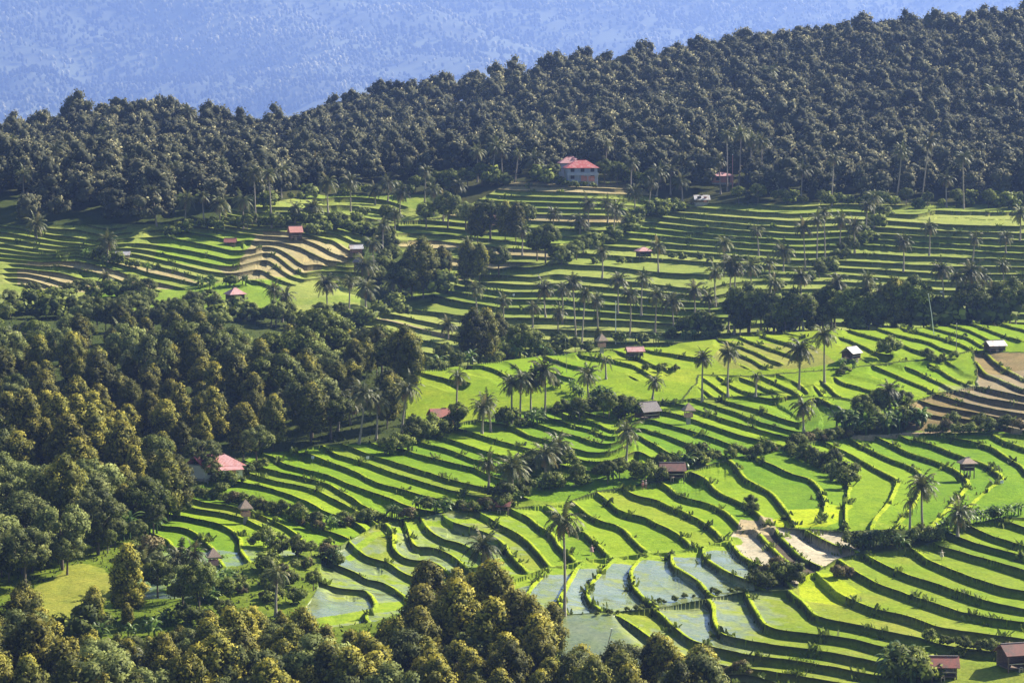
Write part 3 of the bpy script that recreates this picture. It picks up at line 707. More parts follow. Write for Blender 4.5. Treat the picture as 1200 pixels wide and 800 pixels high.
def palm(u, vb, vc, key='palm', far=None, desc='', area='', lean=0., ymin=370., label=None, s=None):
    X, Y, z = at_px(u, vb, far, ymin)
    H = max(4., (vb-vc)*Y/F*1.02)
    p = PROTO[key][rnd.randrange(len(PROTO[key]))]
    root = bpy.data.objects.new('coconut_palm', None); COL.objects.link(root); root.location = (X, Y, z); root.rotation_euler = (rnd.gauss(0,.05), lean+rnd.gauss(0,.05), 0)
    rz = rnd.uniform(0,6.28)
    t = link('trunk', p[1], root); t.scale = (1,1,H/16); t.rotation_euler = (0,0,rz)
    s = s or rnd.uniform(.64,1.0)
    c = link('crown', p[0], root, (0,0,H), rz, s)
    if p[2]: link('dead_fronds', p[2], root, (0,0,H), rz, s)
    link('coconuts', p[3], root, (0,0,H), rz, s)
    tag(root, label, 'palm', 'coconut palms among the terraces and woods')
    if not label: PLANTED.append((root, desc or 'tall' if H > 12 else 'short', ('coconut palm','coconut palms'), area, u, vc))
    return root
HAZE, SKY, EXPO = 8.5e-5, .05, 1.55
BUSH = []
# ------------------------------------------------------------------ building kit
def bx(x0, x1, y0, y1, z0, z1):
    v = np.array([(x,y,z) for x in (x0,x1) for y in (y0,y1) for z in (z0,z1)], float)
    return v, np.array([(0,1,3,2),(4,6,7,5),(0,4,5,1),(2,3,7,6),(0,2,6,4),(1,5,7,3)])
def slab(p, n, t):
    """a sloped roof sheet: four corners, thickness t along -n"""
    p = np.array(p, float); n = np.array(n, float)/np.linalg.norm(n); v = np.r_[p, p-n*t]
    return v, np.array([(0,1,2,3),(7,6,5,4),(0,4,5,1),(1,5,6,2),(2,6,7,3),(3,7,4,0)])
def gable(L, W, z, rise, t=.12, over=.5):
    """ridge along x"""
    l, w_ = L/2+over, W/2+over; dz = rise*over/(W/2)
    return cat(slab([(-l,-w_,z-dz),(l,-w_,z-dz),(l,0,z+rise),(-l,0,z+rise)], (0,-rise,W/2), t),
               slab([(l,w_,z-dz),(-l,w_,z-dz),(-l,.004,z+rise),(l,.004,z+rise)], (0,rise,W/2), t))
def hip(L, W, z, rise, t=.14, over=.6, ridge=None):
    l, w_ = L/2+over, W/2+over; r_ = (ridge if ridge is not None else max(.4, L-W))/2
    c = [(-l,-w_,z),(l,-w_,z),(l,w_,z),(-l,w_,z),(-r_,0,z+rise),(r_,0,z+rise)]
    v = np.array(c+[(a,b_,c_-t) for a,b_,c_ in c], float)
    f = [(0,1,5,4),(1,2,5,5),(2,3,4,5),(3,0,4,4),(6,10,11,7),(7,11,8,8),(8,11,10,9),(9,10,6,6),(0,6,7,1),(1,7,8,2),(2,8,9,3),(3,9,6,0)]
    return v, f
def part(name, geo, mat, parent):
    v, f = geo; me = bpy.data.meshes.new(name)
    me.from_pydata([tuple(x) for x in v], [], [tuple(dict.fromkeys(int(i) for i in q_)) for q_ in f]); me.materials.append(mat); me.update()
    return link(name, me, parent)
def cat2(*ps):
    V_, F_ = [], []; n = 0
    for v, f in ps: V_ += [tuple(x) for x in v]; F_ += [tuple(int(i)+n for i in q_) for q_ in f]; n += len(v)
    return V_, F_
M_tile = simple('red_clay_tiles', (.34,.10,.07), .75, .35, 3., .4)
M_tileB = simple('brown_tiles', (.20,.085,.07), .8, .35, 3., .4)
M_pink = simple('faded_red_sheet', (.58,.33,.33), .6, .2, 2.)
M_redp = simple('bright_red_roof', (.45,.045,.05), .55, .2, 2.)
M_tin = simple('pale_tin', (.62,.60,.60), .45, .15, 2., metallic=.0)
M_grey = simple('grey_thatch', (.17,.15,.15), .9, .35, 5., .5)
M_thatch = simple('dry_thatch', (.34,.25,.19), .95, .35, 6., .6)
M_wall = simple('white_wall', (.66,.65,.64), .8, .08, 1.)
M_bluew = simple('bluish_wall', (.30,.34,.42), .8, .1, 1.)
M_pinkw = simple('salmon_wall', (.55,.24,.20), .8, .12, 1.)
M_wood = simple('weathered_wood', (.16,.11,.075), .85, .35, 6.)
M_bamboo = simple('bamboo', (.50,.42,.30), .7, .2, 4.)
M_dark = simple('dark_opening', (.02,.02,.025), .6, .2, 2.)
M_concrete = simple('concrete', (.34,.32,.29), .9, .2, 2.)
M_cloth = simple('pinkish_cloth', (.55,.30,.28), .9, .25, 3.)
M_white = simple('white_cloth', (.75,.74,.72), .9, .1, 3.)
def roof_mat(name, col, dirt, seams, rough):
    m, nt, b, o = new_mat(name); tc = nt.nodes.new('ShaderNodeTexCoord'); wv = nt.nodes.new('ShaderNodeTexWave'); wv.bands_direction = 'X'
    nt.links.new(tc.outputs['Object'], wv.inputs['Vector']); wv.inputs['Scale'].default_value = seams; wv.inputs['Distortion'].default_value = .4
    n1_ = nnoise(nt, .9, 5., .7); n2_ = nnoise(nt, 4., 4., .7)
    c = mixrgb(nt, tuple(k*.72 for k in col), tuple(min(1, k*1.15) for k in col), wv.outputs['Fac'])
    st = ramp(nt, n1_, [(.48,(0,0,0)),(.66,(1,1,1))]); c = mixrgb(nt, c, dirt, st)
    c = mixrgb(nt, c, ramp(nt, n2_, [(.3,(.7,.7,.7)),(.7,(1.15,1.15,1.15))]), 1., 'MULTIPLY')
    nt.links.new(c, b.inputs['Base Color']); b.inputs['Roughness'].default_value = rough
    bp = nt.nodes.new('ShaderNodeBump'); bp.inputs['Strength'].default_value = .5; bp.inputs['Distance'].default_value = .05
    nt.links.new(wv.outputs['Fac'], bp.inputs['Height']); nt.links.new(bp.outputs[0], b.inputs['Normal']); return m
M_tile = roof_mat('weathered_red_tiles', (.33,.10,.075), (.16,.09,.07), 2.2, .8)
M_tileB = roof_mat('weathered_brown_tiles', (.20,.085,.07), (.10,.07,.06), 2.2, .85)
M_pink = roof_mat('faded_red_sheets', (.52,.27,.27), (.42,.13,.10), 1.1, .6)
M_redp = roof_mat('red_painted_sheets', (.42,.06,.06), (.50,.24,.22), 1.1, .6)
M_tin = roof_mat('dull_tin_sheets', (.52,.51,.52), (.36,.25,.19), 1.3, .5)
BUILT = []
def root_at(name, u, v, rotz, label, catg, far=None, group=None, dz=0.):
    X, Y, z = at_px(u, v, far); o = bpy.data.objects.new(name, None); COL.objects.link(o)
    o.location = (X, Y, z+dz); o.rotation_euler = (0,0,rotz); tag(o, label, catg, group); BUILT.append((X, Y)); return o
def field_hut(u, v, label, L=4., W=3., h=2.1, rise=1.1, roof=None, walls=True, raised=.7, rot=.3, far=None, name='field_hut', wallm=None, hiproof=False):
    o = root_at(name, u, v, rot, label, 'hut', far)
    for sx in (-1,1):
        for sy in (-1,1): part('post', bx(sx*L/2-.08, sx*L/2+.08, sy*W/2-.08, sy*W/2+.08, -1., raised+h-.02), M_wood, o)
    part('floor', bx(-L/2-.1, L/2+.1, -W/2-.1, W/2+.1, raised-.12, raised), M_wood, o)
    if walls:
        wm = wallm or M_wood
        part('wall', bx(-L/2+.1, L/2-.1, W/2-.07, W/2-.01, raised+.003, raised+h*.95), wm, o)
        part('wall', bx(L/2-.07, L/2-.01, -W/2+.1, W/2-.1, raised+.003, raised+h*.95), wm, o)
        part('rail', bx(-L/2+.1, L/2-.1, -W/2+.01, -W/2+.06, raised+.5, raised+.62), M_bamboo, o)
        part('ladder', cat2(bx(-.5,-.42,-W/2-.5,-W/2-.12,-.6,raised), bx(-.02,.06,-W/2-.5,-W/2-.12,-.6,raised), bx(-.42,-.02,-W/2-.42,-W/2-.3,.1,.18), bx(-.42,-.02,-W/2-.42,-W/2-.3,.4,.48)), M_bamboo, o)
    rf = part('roof', hip(L, W, raised+h, rise) if hiproof else gable(L, W, raised+h, rise), roof or M_thatch, o)
    part('ridge_cap', bx(-L/2-.4 if not hiproof else -.6, L/2+.4 if not hiproof else .6, -.12, .12, raised+h+rise-.03, raised+h+rise+.07), M_grey, rf)
    return o
def shrine(u, v, label, s=1., far=None, catg='shrine'):
    """small field shrine: a box on a thin stem under a pointed thatch cap"""
    o = root_at('field_shrine', u, v, .3, label, catg, far)
    part('pillar', bx(-.3*s,.3*s,-.3*s,.3*s,-.6,1.2*s), M_concrete, o)
    part('altar', bx(-.62*s,.62*s,-.62*s,.62*s,1.203*s,1.9*s), M_cloth, o)
    for a in (-1,1):
        for b in (-1,1): part('post', bx(a*.5*s-.05,a*.5*s+.05,b*.5*s-.05,b*.5*s+.05,1.903*s,2.45*s), M_wood, o)
    part('roof', hip(1.3*s,1.3*s,2.45*s,1.25*s,.2*s,.35*s,.1), M_thatch, o)
    return o
def house(u, v, label, L, W, h, roof, wall, rot=.2, storeys=1, far=None, rise=2., porch=False, hiproof=True, name='house'):
    o = root_at(name, u, v, rot, label, 'house', far)
    part('foundation', bx(-L/2-.15,L/2+.15,-W/2-.15,W/2+.15,-1.6,.25), M_concrete, o)
    H = h*storeys; wl = part('wall', bx(-L/2,L/2,-W/2,W/2,.253,H), wall, o)
    for s in range(storeys):
        n = max(2, int(L/3)); 
        for i in range(n):
            x = -L/2+(i+.5)*L/n; z = s*h+.9
            if s == 0 and i == n//2:
                d = part('door', bx(x-.5,x+.5,-W/2-.06,-W/2+.02,.26,2.2), M_pinkw if wall is not M_pinkw else M_dark, o); part('handle', bx(x+.34,x+.4,-W/2-.1,-W/2-.063,1.1,1.2), M_dark, d); continue
            wn = part('window', bx(x-.55,x+.55,-W/2-.03,-W/2+.02,z+.1,z+1.3), M_dark, o)
            part('frame', cat2(bx(x-.65,x+.65,-W/2-.07,-W/2-.034,z+1.303,z+1.4), bx(x-.65,x-.553,-W/2-.07,-W/2-.034,z+.1,z+1.3), bx(x+.553,x+.65,-W/2-.07,-W/2-.034,z+.1,z+1.3)), M_wood, wn)
            part('sill', bx(x-.7,x+.7,-W/2-.14,-W/2-.032,z+.02,z+.097), M_wall, wn)
    if storeys == 2:
        part('balcony', cat2(bx(-L/2-.2,L/2+.2,-W/2-1.2,-W/2-.003,h-.1,h+.06), bx(-L/2-.2,L/2+.2,-W/2-1.2,-W/2-1.1,h+.062,h+.8)), wall, o)
        for i in range(4): x = -L/2+.1+i*(L-.2)/3; part('column', bx(x-.14,x+.14,-W/2-1.16,-W/2-.9,-.6,h-.103), wall, o)
    if storeys == 2: part('front_panel', bx(-.4,L/2-.9,-W/2-.045,-W/2-.036,.3,h-.4), M_pinkw, o)
    rf = part('roof', hip(L, W, H+.02, rise) if hiproof else gable(L, W, H+.02, rise, .15, .7), roof, o)
    part('ridge_cap', bx(-max(.3,(L-W)/2), max(.3,(L-W)/2), -.16,.16,H+rise-.02,H+rise+.13), M_tileB, rf)
    if porch:
        p2 = part('porch_roof', slab([(-L*.3,-W/2-2.6,h-.5),(L*.45,-W/2-2.6,h-.5),(L*.45,-W/2-.05,h+.1),(-L*.3,-W/2-.05,h+.1)], (0,-.3,1), .1), roof, o)
        for x in (-L*.28, L*.08, L*.42): part('porch_post', bx(x-.08,x+.08,-W/2-2.5,-W/2-2.34,-1,h-.6), M_wood, o)
    return o
# ---- houses and huts of the photograph
house(681, 214, 'two-storey pale house with red tiled roof at the top of the far terraces', 10, 7, 2.35, M_redp, M_bluew, .12, 2, True, 2.6)
house(668, 207, 'pinkish grey roofed house wing just behind the far two-storey red-roofed house', 7, 5, 4.6, M_pink, M_bluew, .12, 1, True, 2.2)
house(645, 207, 'low bluish-walled house under palms beside the far two-storey house', 8, 6, 2.8, M_grey, M_bluew, 0, 1, True, 1.3)
house(541, 186, 'reddish roofed house half hidden in trees on the far wooded slope', 12, 7, 3.2, M_tile, M_wall, .1, 1, True, 2.4)
house(488, 190, 'small white-gabled house among trees left of the far palms', 6, 5, 3.0, M_tin, M_wall, .3, 1, True, 1.4)
house(308, 166, 'blue-grey roofed building in the notch of the far ridge', 11, 7, 3.4, M_bluew, M_wall, .1, 1, True, 1.8)
house(822, 238, 'small white-roofed shed at the upper corner of the far right terraces', 4, 3, 1.6, M_tin, M_wood, .1, 1, True, 1.0, hiproof=False, name='shed')
house(846, 215, 'pale low-roofed house under the far palms at the forest foot', 7, 5, 2.5, M_pink, M_pinkw, .1, 1, True, 1.2)
house(255, 560, 'white house with bright red and faded pink roof at the wood edge', 8, 6, 2.8, M_pink, M_wall, .35, 1, None, 2.0, True)
house(237, 560, 'red-gabled annex on the left side of the pink-roofed white house', 5, 5, 2.8, M_redp, M_wall, .9, 1, None, 1.8, hiproof=False)
house(353, 392, 'small white house with grey roof between wood and middle track', 3.2, 2.6, 1.8, M_grey, M_wall, .4, 1, True, 1.1, hiproof=False)
house(520, 498, 'small pale-walled house tucked behind dark trees left of lone palm', 5, 4, 2.4, M_tile, M_wall, .3, 1, None, 1.2, hiproof=False)
field_hut(1000, 423, 'field hut with white gabled tin roof on the crest fields', 3.4, 2.8, 1.6, 1.1, M_tin, rot=.9)
field_hut(1168, 411, 'low open shed with pale tin roof beside the brown field', 3.9, 3, 1.3, .9, M_tin, raised=.3, rot=.35)
field_hut(790, 560, 'long brown-tiled open hut among trees above the curved green paddies', 4.2, 3.2, 1.6, 1.1, M_tileB, raised=.3, rot=.05)
field_hut(587, 600, 'small red-tiled hut beside bushes where two terrace slopes meet', 2.8, 2.2, 1.0, .8, M_tile, raised=.2, rot=-.1)
field_hut(1138, 559, 'tall little watch hut on stilts with thatched cap above curved bund', 2.0, 2.0, 1.3, 1.0, M_thatch, raised=1.5, rot=.2, hiproof=True)
field_hut(1113, 793, 'red-tiled hut beside banana plants at the bottom edge', 3.5, 2.8, 1.7, 1.0, M_tile, raised=.3, rot=-.05, wallm=M_wall)
field_hut(1200, 782, 'dark purple-roofed shed cut by the right edge of the photo', 4.2, 3.6, 2.2, 1.1, M_tileB, raised=.3, rot=.3)
field_hut(760, 490, 'grey thatched hut beside the dark banana clump on the middle terraces', 4, 3.2, 1.8, 1.5, M_grey, raised=.3, rot=.6)
field_hut(745, 418, 'dark little red-roofed hut on the far edge of crest fields', 3.4, 2.6, 1.3, .8, M_pink, raised=.3, rot=.2)
field_hut(274, 354, 'pink-roofed pavilion at the edge of the far left fields', 4, 3.6, 1.9, 1.8, M_pink, raised=.4, rot=.5, far=True, hiproof=True)
field_hut(346, 281, 'small red hut above the tan far left fields', 3.2, 2.8, 2.0, 1.4, M_pinkw, raised=.3, rot=.3, far=True)
field_hut(269, 288, 'low brown-red roof hut among far left green terraces', 2.8, 2.4, 1.2, .9, M_tile, raised=.2, rot=0, far=True, walls=False)
field_hut(143, 303, 'white-roofed low shed beside a leafy palm on far left fields', 3.4, 2.6, 1.0, .8, M_tin, raised=.2, rot=0, far=True, walls=False)
field_hut(417, 306, 'white and red hut on stilts among the far tan terraces', 3.2, 2.6, 1.5, .9, M_tin, raised=1.4, rot=.2, far=True, wallm=M_pinkw)
field_hut(420, 320, 'tiny grey-capped watch hut just below the stilted white hut', 2.2, 2.2, 1.6, 1.3, M_grey, raised=1.4, rot=.1, far=True, hiproof=True)
field_hut(576, 268, 'grey-roofed hut in the shade below far mixed trees', 6, 4, 1.8, 1.6, M_pink, raised=.3, rot=.1, far=True)
field_hut(755, 305, 'pinkish small hut on the dark bank of the far terraces', 3.6, 3, 1.6, 1.2, M_pink, raised=.4, rot=.3, far=True, hiproof=True)
shrine(808, 497, 'pinkish thatched field shrine between middle terraces right of the grey hut', 1.25)
shrine(706, 414, 'pinkish field shrine standing before the small dark cone tree', 1.3)
shrine(284, 614, 'small thatched shrine on a riser below the pink-roofed house', 1.25)
shrine(246, 672, 'pinkish shrine among bushes at the foot of the left terraces', 1.2)
# ---- poles, bare trunks, scarecrows, flags
def pole(name, u, vb, vt, label, r_=.07, lean=(0,0), far=None, mat=None, catg='pole', group=None):
    o = root_at(name, u, vb, 0, label, catg, far, group); Y = o.location.y; H = (vb-vt)*Y/F
    v, q_ = tube([(0,0,-.5),(lean[0]*.45*H,lean[1]*.45*H,H*.5),(lean[0]*H,lean[1]*H,H)], [r_,r_*.85,r_*.6], 6)
    part('shaft', (v, q_), mat or M_bamboo, o); part('tip', bx(lean[0]*H-r_,lean[0]*H+r_,lean[1]*H-r_,lean[1]*H+r_,H-.02,H+.25), M_white, o); return o
pole('bamboo_pole', 722, 404, 357, 'straight white pole among the palms behind the crest fields', .16, far=True, mat=M_white)
pole('bamboo_pole', 664, 437, 398, 'thin leaning pole on the crest field left of the shrine', .07, (-.04,0))
pole('bamboo_pole', 858, 226, 182, 'reddish mast standing against the far forest foot', .16, far=True, mat=M_pinkw)
pole('bamboo_pole', 1097, 392, 345, 'pale pole leaning left at the far edge of the crest fields', .12, (-.16,0), mat=M_white)
pole('bamboo_pole', 1123, 418, 380, 'grey upright pole left of the pale tin-roofed shed', .1)
pole('leaning_trunk', 1123, 388, 344, 'bare pale palm trunk leaning left above the crest field edge', .34, (-.42,0), far=True, mat=M_palmbark, catg='trunk')
pole('dead_tree', 704, 800, 737, 'bare bent dead stem rising from the bottom grove beside water', .11, (.22,0), mat=M_bamboo, catg='tree')
def scarecrow(u, v, label, mat):
    o = root_at('scarecrow', u, v, .2, label, 'scarecrow')
    part('stake', bx(-.04,.04,-.04,.04,-.3,1.75), M_bamboo, o); part('arm', bx(-.6,.6,-.035,.035,1.2,1.27), M_bamboo, o)
    part('shirt', tube([(0,0,.55),(0,0,.9),(0,0,1.3),(0,0,1.42)], [.38,.3,.26,.1], 9), mat, o); part('head', tube([(0,0,1.43),(0,0,1.52),(0,0,1.68),(0,0,1.76)], [.06,.14,.14,.05], 9), M_thatch, o)
scarecrow(1110, 656, 'tan scarecrow standing in the green terrace above the lower right fan', M_bamboo)
scarecrow(695, 650, 'small reddish scarecrow on the grassy bund above the flooded lobes', M_cloth)
for (u, v, lb, fr) in ((353, 607, 'white rag on a stick in the curved terraces below the hedge', None), (602, 349, 'white rag on a stick in the far centre terraces', True), (430, 541, 'white rag on a stick in the upper left strip terraces', None), (365, 541, 'white rag on a stick near the dark wood edge strip', None), (1180, 570, 'white rag on a stick in the wide right green paddy', None)):
    o = root_at('rag_stick', u, v, .3, lb, 'marker', fr, 'white rags on sticks in the paddies'); part('stick', bx(-.03,.03,-.03,.03,-.3,1.1), M_bamboo, o); part('rag', slab([(-.3,-.04,.6),(.3,-.04,.6),(.34,.05,1.2),(-.3,.05,1.15)], (0,-1,.1), .03), M_white, o)
# ---- two people on the bund below the brown-tiled hut
def person(u, v, label, shirt, skirt, rot):
    X, Y, z = at_px(u, v); me = bpy.data.meshes.new('person')
    J = [(0,0,.92,.15),(0,0,1.12,.14),(0,0,1.34,.17),(0,0,1.46,.07),(0,.01,1.56,.095),(0,.01,1.66,.09),
         (.17,0,1.38,.065),(.23,.03,1.12,.05),(.22,-.08,.88,.04),(.22,-.11,.79,.042),(-.17,0,1.38,.065),(-.24,.03,1.12,.05),(-.2,-.1,.9,.04),(-.19,-.14,.81,.042),
         (.09,0,.86,.1),(.1,-.02,.5,.07),(.1,.02,.1,.05),(.11,-.12,.05,.045),(-.09,0,.86,.1),(-.1,.01,.5,.07),(-.1,.04,.1,.05),(-.11,-.1,.05,.045)]
    E = [(0,1),(1,2),(2,3),(3,4),(4,5),(2,6),(6,7),(7,8),(8,9),(2,10),(10,11),(11,12),(12,13),(0,14),(14,15),(15,16),(16,17),(0,18),(18,19),(19,20),(20,21)]
    me.from_pydata([j[:3] for j in J], E, []); o = link('person', me, None, (X,Y,z-.03), rot)
    sk_ = o.modifiers.new('skin', 'SKIN'); sub = o.modifiers.new('sub', 'SUBSURF'); sub.levels = sub.render_levels = 1
    for i, j in enumerate(J): me.skin_vertices[0].data[i].radius = (j[3],)*2
    me.skin_vertices[0].data[0].use_root = True
    m, nt, b, oo = new_mat('person_skin_and_clothes'); tc = nt.nodes.new('ShaderNodeTexCoord'); sx = nt.nodes.new('ShaderNodeSeparateXYZ'); mr_ = nt.nodes.new('ShaderNodeMapRange')
    nt.links.new(tc.outputs['Object'], sx.inputs[0]); nt.links.new(sx.outputs[2], mr_.inputs[0]); mr_.inputs[2].default_value = 2.
    c = ramp(nt, mr_.outputs[0], [(0,(.2,.1,.06)),(.15,skirt),(.46,shirt),(.72,(.22,.11,.07))]); nt.nodes[-1].color_ramp.interpolation = 'CONSTANT'; nt.links.new(c, b.inputs['Base Color']); me.materials.append(m)
    part('hat', tube([(0,.01,1.66),(0,.01,1.67),(0,.01,1.76),(0,.01,1.86)], [.05,.26,.14,.02], 10), M_thatch, o)
    tag(o, label, 'person')
person(754.5, 574, 'person in pinkish shirt standing on the bund below the brown-tiled hut', (.55,.22,.2), (.25,.08,.1), .4)
person(758.5, 573, 'person in pale shirt standing on the bund below the brown-tiled hut', (.6,.5,.48), (.2,.1,.12), -.3)
# ------------------------------------------------------------------ coconut palms, one by one from the photograph
PALMS = [  # u, foot, crown, kind, own label or area
(662,722,608,'palm_brown','tallest lone palm with browning fronds, white trunk against the flooded paddies'),
(824,470,420,'palm','left one of two twin palms on the curved fields below the crest'),
(855,465,414,'palm','right one of two twin palms on the curved fields below the crest'),
(938,457,410,'palm','lone palm with wide crown left of the white-roofed field hut'),
(968,448,393,'palm','tall shaggy palm beside the bushes at the white-roofed field hut'),
(887,466,442,'palm_sparse','short young palm with yellowish crown between twin palms and lone palm'),
(535,486,440,'palm_brown','lone palm with brown hanging fronds on the left crest slope'),
(1087,628,570,'palm','lone palm with wide dark crown above the right curved paddies'),
(1071,630,588,'palm_sparse','thin half-bare young palm just left of the wide dark palm'),
(945,512,482,'palm_brown','browning short palm on the terraces left of the big banana clump'),
(1046,492,458,'palm','palm rising out of the big dark banana clump'),
(735,540,505,'palm_brown','short browning palm below the grey thatched hut'),
(691,472,440,'palm','dark palm among the bushes left of the grey thatched hut'),
(711,444,422,'palm_sparse','tiny young palm on the left crest field'),
(565,668,640,'palm','palm crown rising just behind the bottom clove grove'),
(320,722,672,'palm_brown','palm with straight trunk beside the lower left bank'),
(1128,632,612,'palm','small bushy palm on the bank right of the wide dark palm')]
for a in PALMS: palm(a[0], a[1], a[2], a[3], label=a[4])
AREAP = {
'in the palm row behind the crest fields':(True,[(682,410,345),(676,402,333),(701,396,352),(738,396,346),(768,394,351),(791,392,356),(655,398,366),(862,392,318),(855,390,310),(886,372,316),(908,392,336),(943,392,326),(978,392,332),(1020,390,330),(1035,390,345),(1110,388,318),(1122,386,326),(1137,386,320),(1148,384,325),(1177,384,312),(1168,384,340),(1192,384,336),(832,392,352)]),
'on the slope before the crest track':(True,[(640,372,338),(725,372,334),(752,372,330),(815,378,340),(840,360,318),(905,352,312),(560,372,340),(575,402,372),(706,330,300),(772,322,292),(850,318,286),(890,300,270),(1060,322,288),(1090,300,268),(1140,312,280),(591,382,352),(625,384,360),(524,398,380),(660,380,340)]),
'along the diagonal bank of the far right terraces':(True,[(957,318,258),(945,318,268),(968,312,250),(1002,300,268),(1024,266,232),(1014,284,246),(918,318,295),(1180,300,282),(1196,282,252),(985,300,262)]),
'on the bank between the far terraces':(True,[(745,250,226),(759,252,216),(690,266,238),(720,276,248),(712,262,240),(650,275,250),(612,300,272),(770,232,205),(786,228,200),(680,274,262),(800,236,212)]),
'along the far left terrace edge':(True,[(318,266,206),(299,262,208),(285,268,236),(385,252,218),(411,248,214),(346,262,245),(366,262,247),(183,265,226),(240,262,232),(217,262,236),(257,262,240),(440,240,222),(455,236,215),(497,246,202),(508,252,222),(534,244,218),(520,262,235),(468,250,226)]),
'in the scrub between the far fields':(True,[(448,302,264),(437,322,286),(462,290,252),(430,345,312)]),
'in the tree clump on the far centre slope':(True,[(481,344,304),(468,346,318),(546,324,290),(458,350,330)]),
'in the scrub below the far left fields':(True,[(383,370,332),(408,366,330),(428,362,338),(318,372,340),(330,378,346),(125,308,283),(124,345,325),(42,280,274)]),
'in the gully between the middle terraces':(None,[(572,576,545),(602,580,548),(640,560,535),(655,552,528),(610,497,443),(600,496,450),(638,488,436),(622,490,446),(575,506,470),(565,508,478),(470,512,455),(420,520,462),(440,516,470),(766,468,458)]),
'in the dark wood left of the terraces':(None,[(184,520,482),(258,505,476),(55,430,404),(12,425,400),(90,425,400),(300,500,455),(330,500,462),(365,505,470),(395,505,465),(410,498,470),(140,420,392),(345,490,468)]),
'in the lower left bushes':(None,[(210,690,655),(165,690,660),(225,700,650)]),
'in the grove at the bottom edge':(None,[(125,815,765),(165,820,772),(215,815,770),(60,815,780),(345,830,788)]),
'scattered in the far left forest':(True,[(12,205,165),(70,215,178),(150,222,190),(205,230,196),(120,190,155),(235,200,168),(30,240,205),(262,225,192),(300,205,172),(345,198,160),(392,190,152),(420,200,165),(175,195,160),(90,240,208),(330,232,200),(370,222,188)]),
'high on the far right slope':(True,[(780,150,118),(905,120,86),(1000,170,135),(1160,150,112),(700,150,118),(640,160,128),(1080,110,76)]),
'on the skyline of the left ridge':(True,[(20,160,128),(33,150,120),(58,152,112),(90,150,113),(108,160,125),(150,150,107),(170,148,104),(183,152,107),(208,150,103),(235,148,110),(258,150,117),(268,156,122),(285,160,128),(298,162,132),(220,170,135),(45,160,122)]),
'among the trees at the far forest foot':(True,[(852,225,160),(866,218,158),(893,222,168),(880,215,165),(845,228,190),(1130,245,186),(1080,240,168),(1050,240,178),(940,236,200),(975,240,188),(560,214,178),(575,216,172),(590,214,178),(603,214,182),(625,210,188),(740,226,196),(710,205,172),(1110,243,210)])}
for area, (far, L_) in AREAP.items():
    for (u, vb, vc) in L_:
        palm(u, vb, vc, 'palm' if rnd.random() < .75 else 'palm_brown', far, area=area, ymin=1090 if 'skyline' in area else 860. if 'forest' in area or 'slope' in area and 'right' in area else 370.)
# ------------------------------------------------------------------ single trees seen one by one
TREES = [(482,352,292,'clove_dark'),(496,352,286,'clove_dark'),(520,338,290,'clove_dark'),(547,336,284,'clove_dark'),(562,332,288,'clove_dark'),(584,324,290,'broad_dark'),(508,340,296,'broad_dark'),(470,352,306,'broad_dark'),
(640,308,262,'broad_dark'),(629,306,270,'broad_dark'),(525,272,230,'broad_dark'),(560,285,240,'clove_dark'),(575,282,236,'broad_dark'),(592,284,240,'clove_dark'),(604,286,242,'clove_dark'),(612,280,236,'broad_dark'),(546,270,236,'broad_green'),(500,268,238,'broad_dark'),(455,268,240,'broad_dark')]
TREES2 = [(553,428,364,'clove_dark'),(570,427,364,'clove_dark'),(583,424,374,'clove_dark'),(610,424,382,'broad_dark'),(622,422,386,'broad_dark'),(600,424,392,'shrub_green'),(645,418,392,'shrub_green'),(520,434,402,'broad_dark'),(702,408,385,'clove_dark'),(655,412,388,'broad_dark')]
TREES3 = [(u, 392, 392-rnd.randint(40,68), 'broad_dark') for u in (862,878,893,908,922,938,952,966,980,998,1014,1030,1068,1084,1100,1118,1160,1186)]+[(1050,390,328,'clove_dark'),(1060,390,336,'clove_dark'),(1030,390,352,'clove_dark'),(868,390,342,'clove_dark'),(822,394,362,'shrub_green'),(835,394,368,'shrub_green'),(806,396,372,'shrub_green')]
WORDS = {'clove_dark':('dark clove tree','dark clove trees','clove_tree'),'clove_yellow':('yellow-tipped clove tree','yellow-tipped clove trees','clove_tree'),'broad_green':('pale spreading tree','pale spreading trees','broadleaf_tree'),'broad_dark':('dark leafy tree','dark leafy trees','broadleaf_tree'),'shrub_green':('green shrub','green shrubs','shrub'),'shrub_brown':('brown shrub','brown shrubs','shrub'),'banana':('banana plant','banana plants','banana_plant')}
GRP = {'clove_tree':'clove trees of the woods and groves','broadleaf_tree':'leafy trees of the woods and banks','shrub':'shrubs along the terrace banks','banana_plant':'banana plants along the banks'}
def put(u, vb, vt, key, area, far=None, xy=None):
    X, Y, z = at_px(u, vb, far) if xy is None else (*xy, zat(*xy))
    h = max(.9, (vb-vt)*Y/F*1.03) if xy is None else vt
    if key.startswith('shrub') and Y > 735: BUSH.append((X, Y, z, h)); return
    w_ = WORDS[key]; plant(w_[2], key, X, Y, h, None, '', area, w_[:2], GRP[w_[2]], {'shrub':'shrub','banana_plant':'banana plant'}.get(w_[2], 'tree'), z=z)
for t in TREES: put(*t, 'in the clumps on the far centre slope', True)
for t in TREES2: put(*t, 'behind the left crest edge', True)
for t in TREES3: put(*t, 'under the palm row behind the crest', True)
put(518, 350, 312, 'shrub_brown', 'at the foot of the far centre clump', True)
put(246, 568, 541, 'broad_green', 'in front of the pink-roofed house'); put(270, 570, 549, 'shrub_green', 'in front of the pink-roofed house')
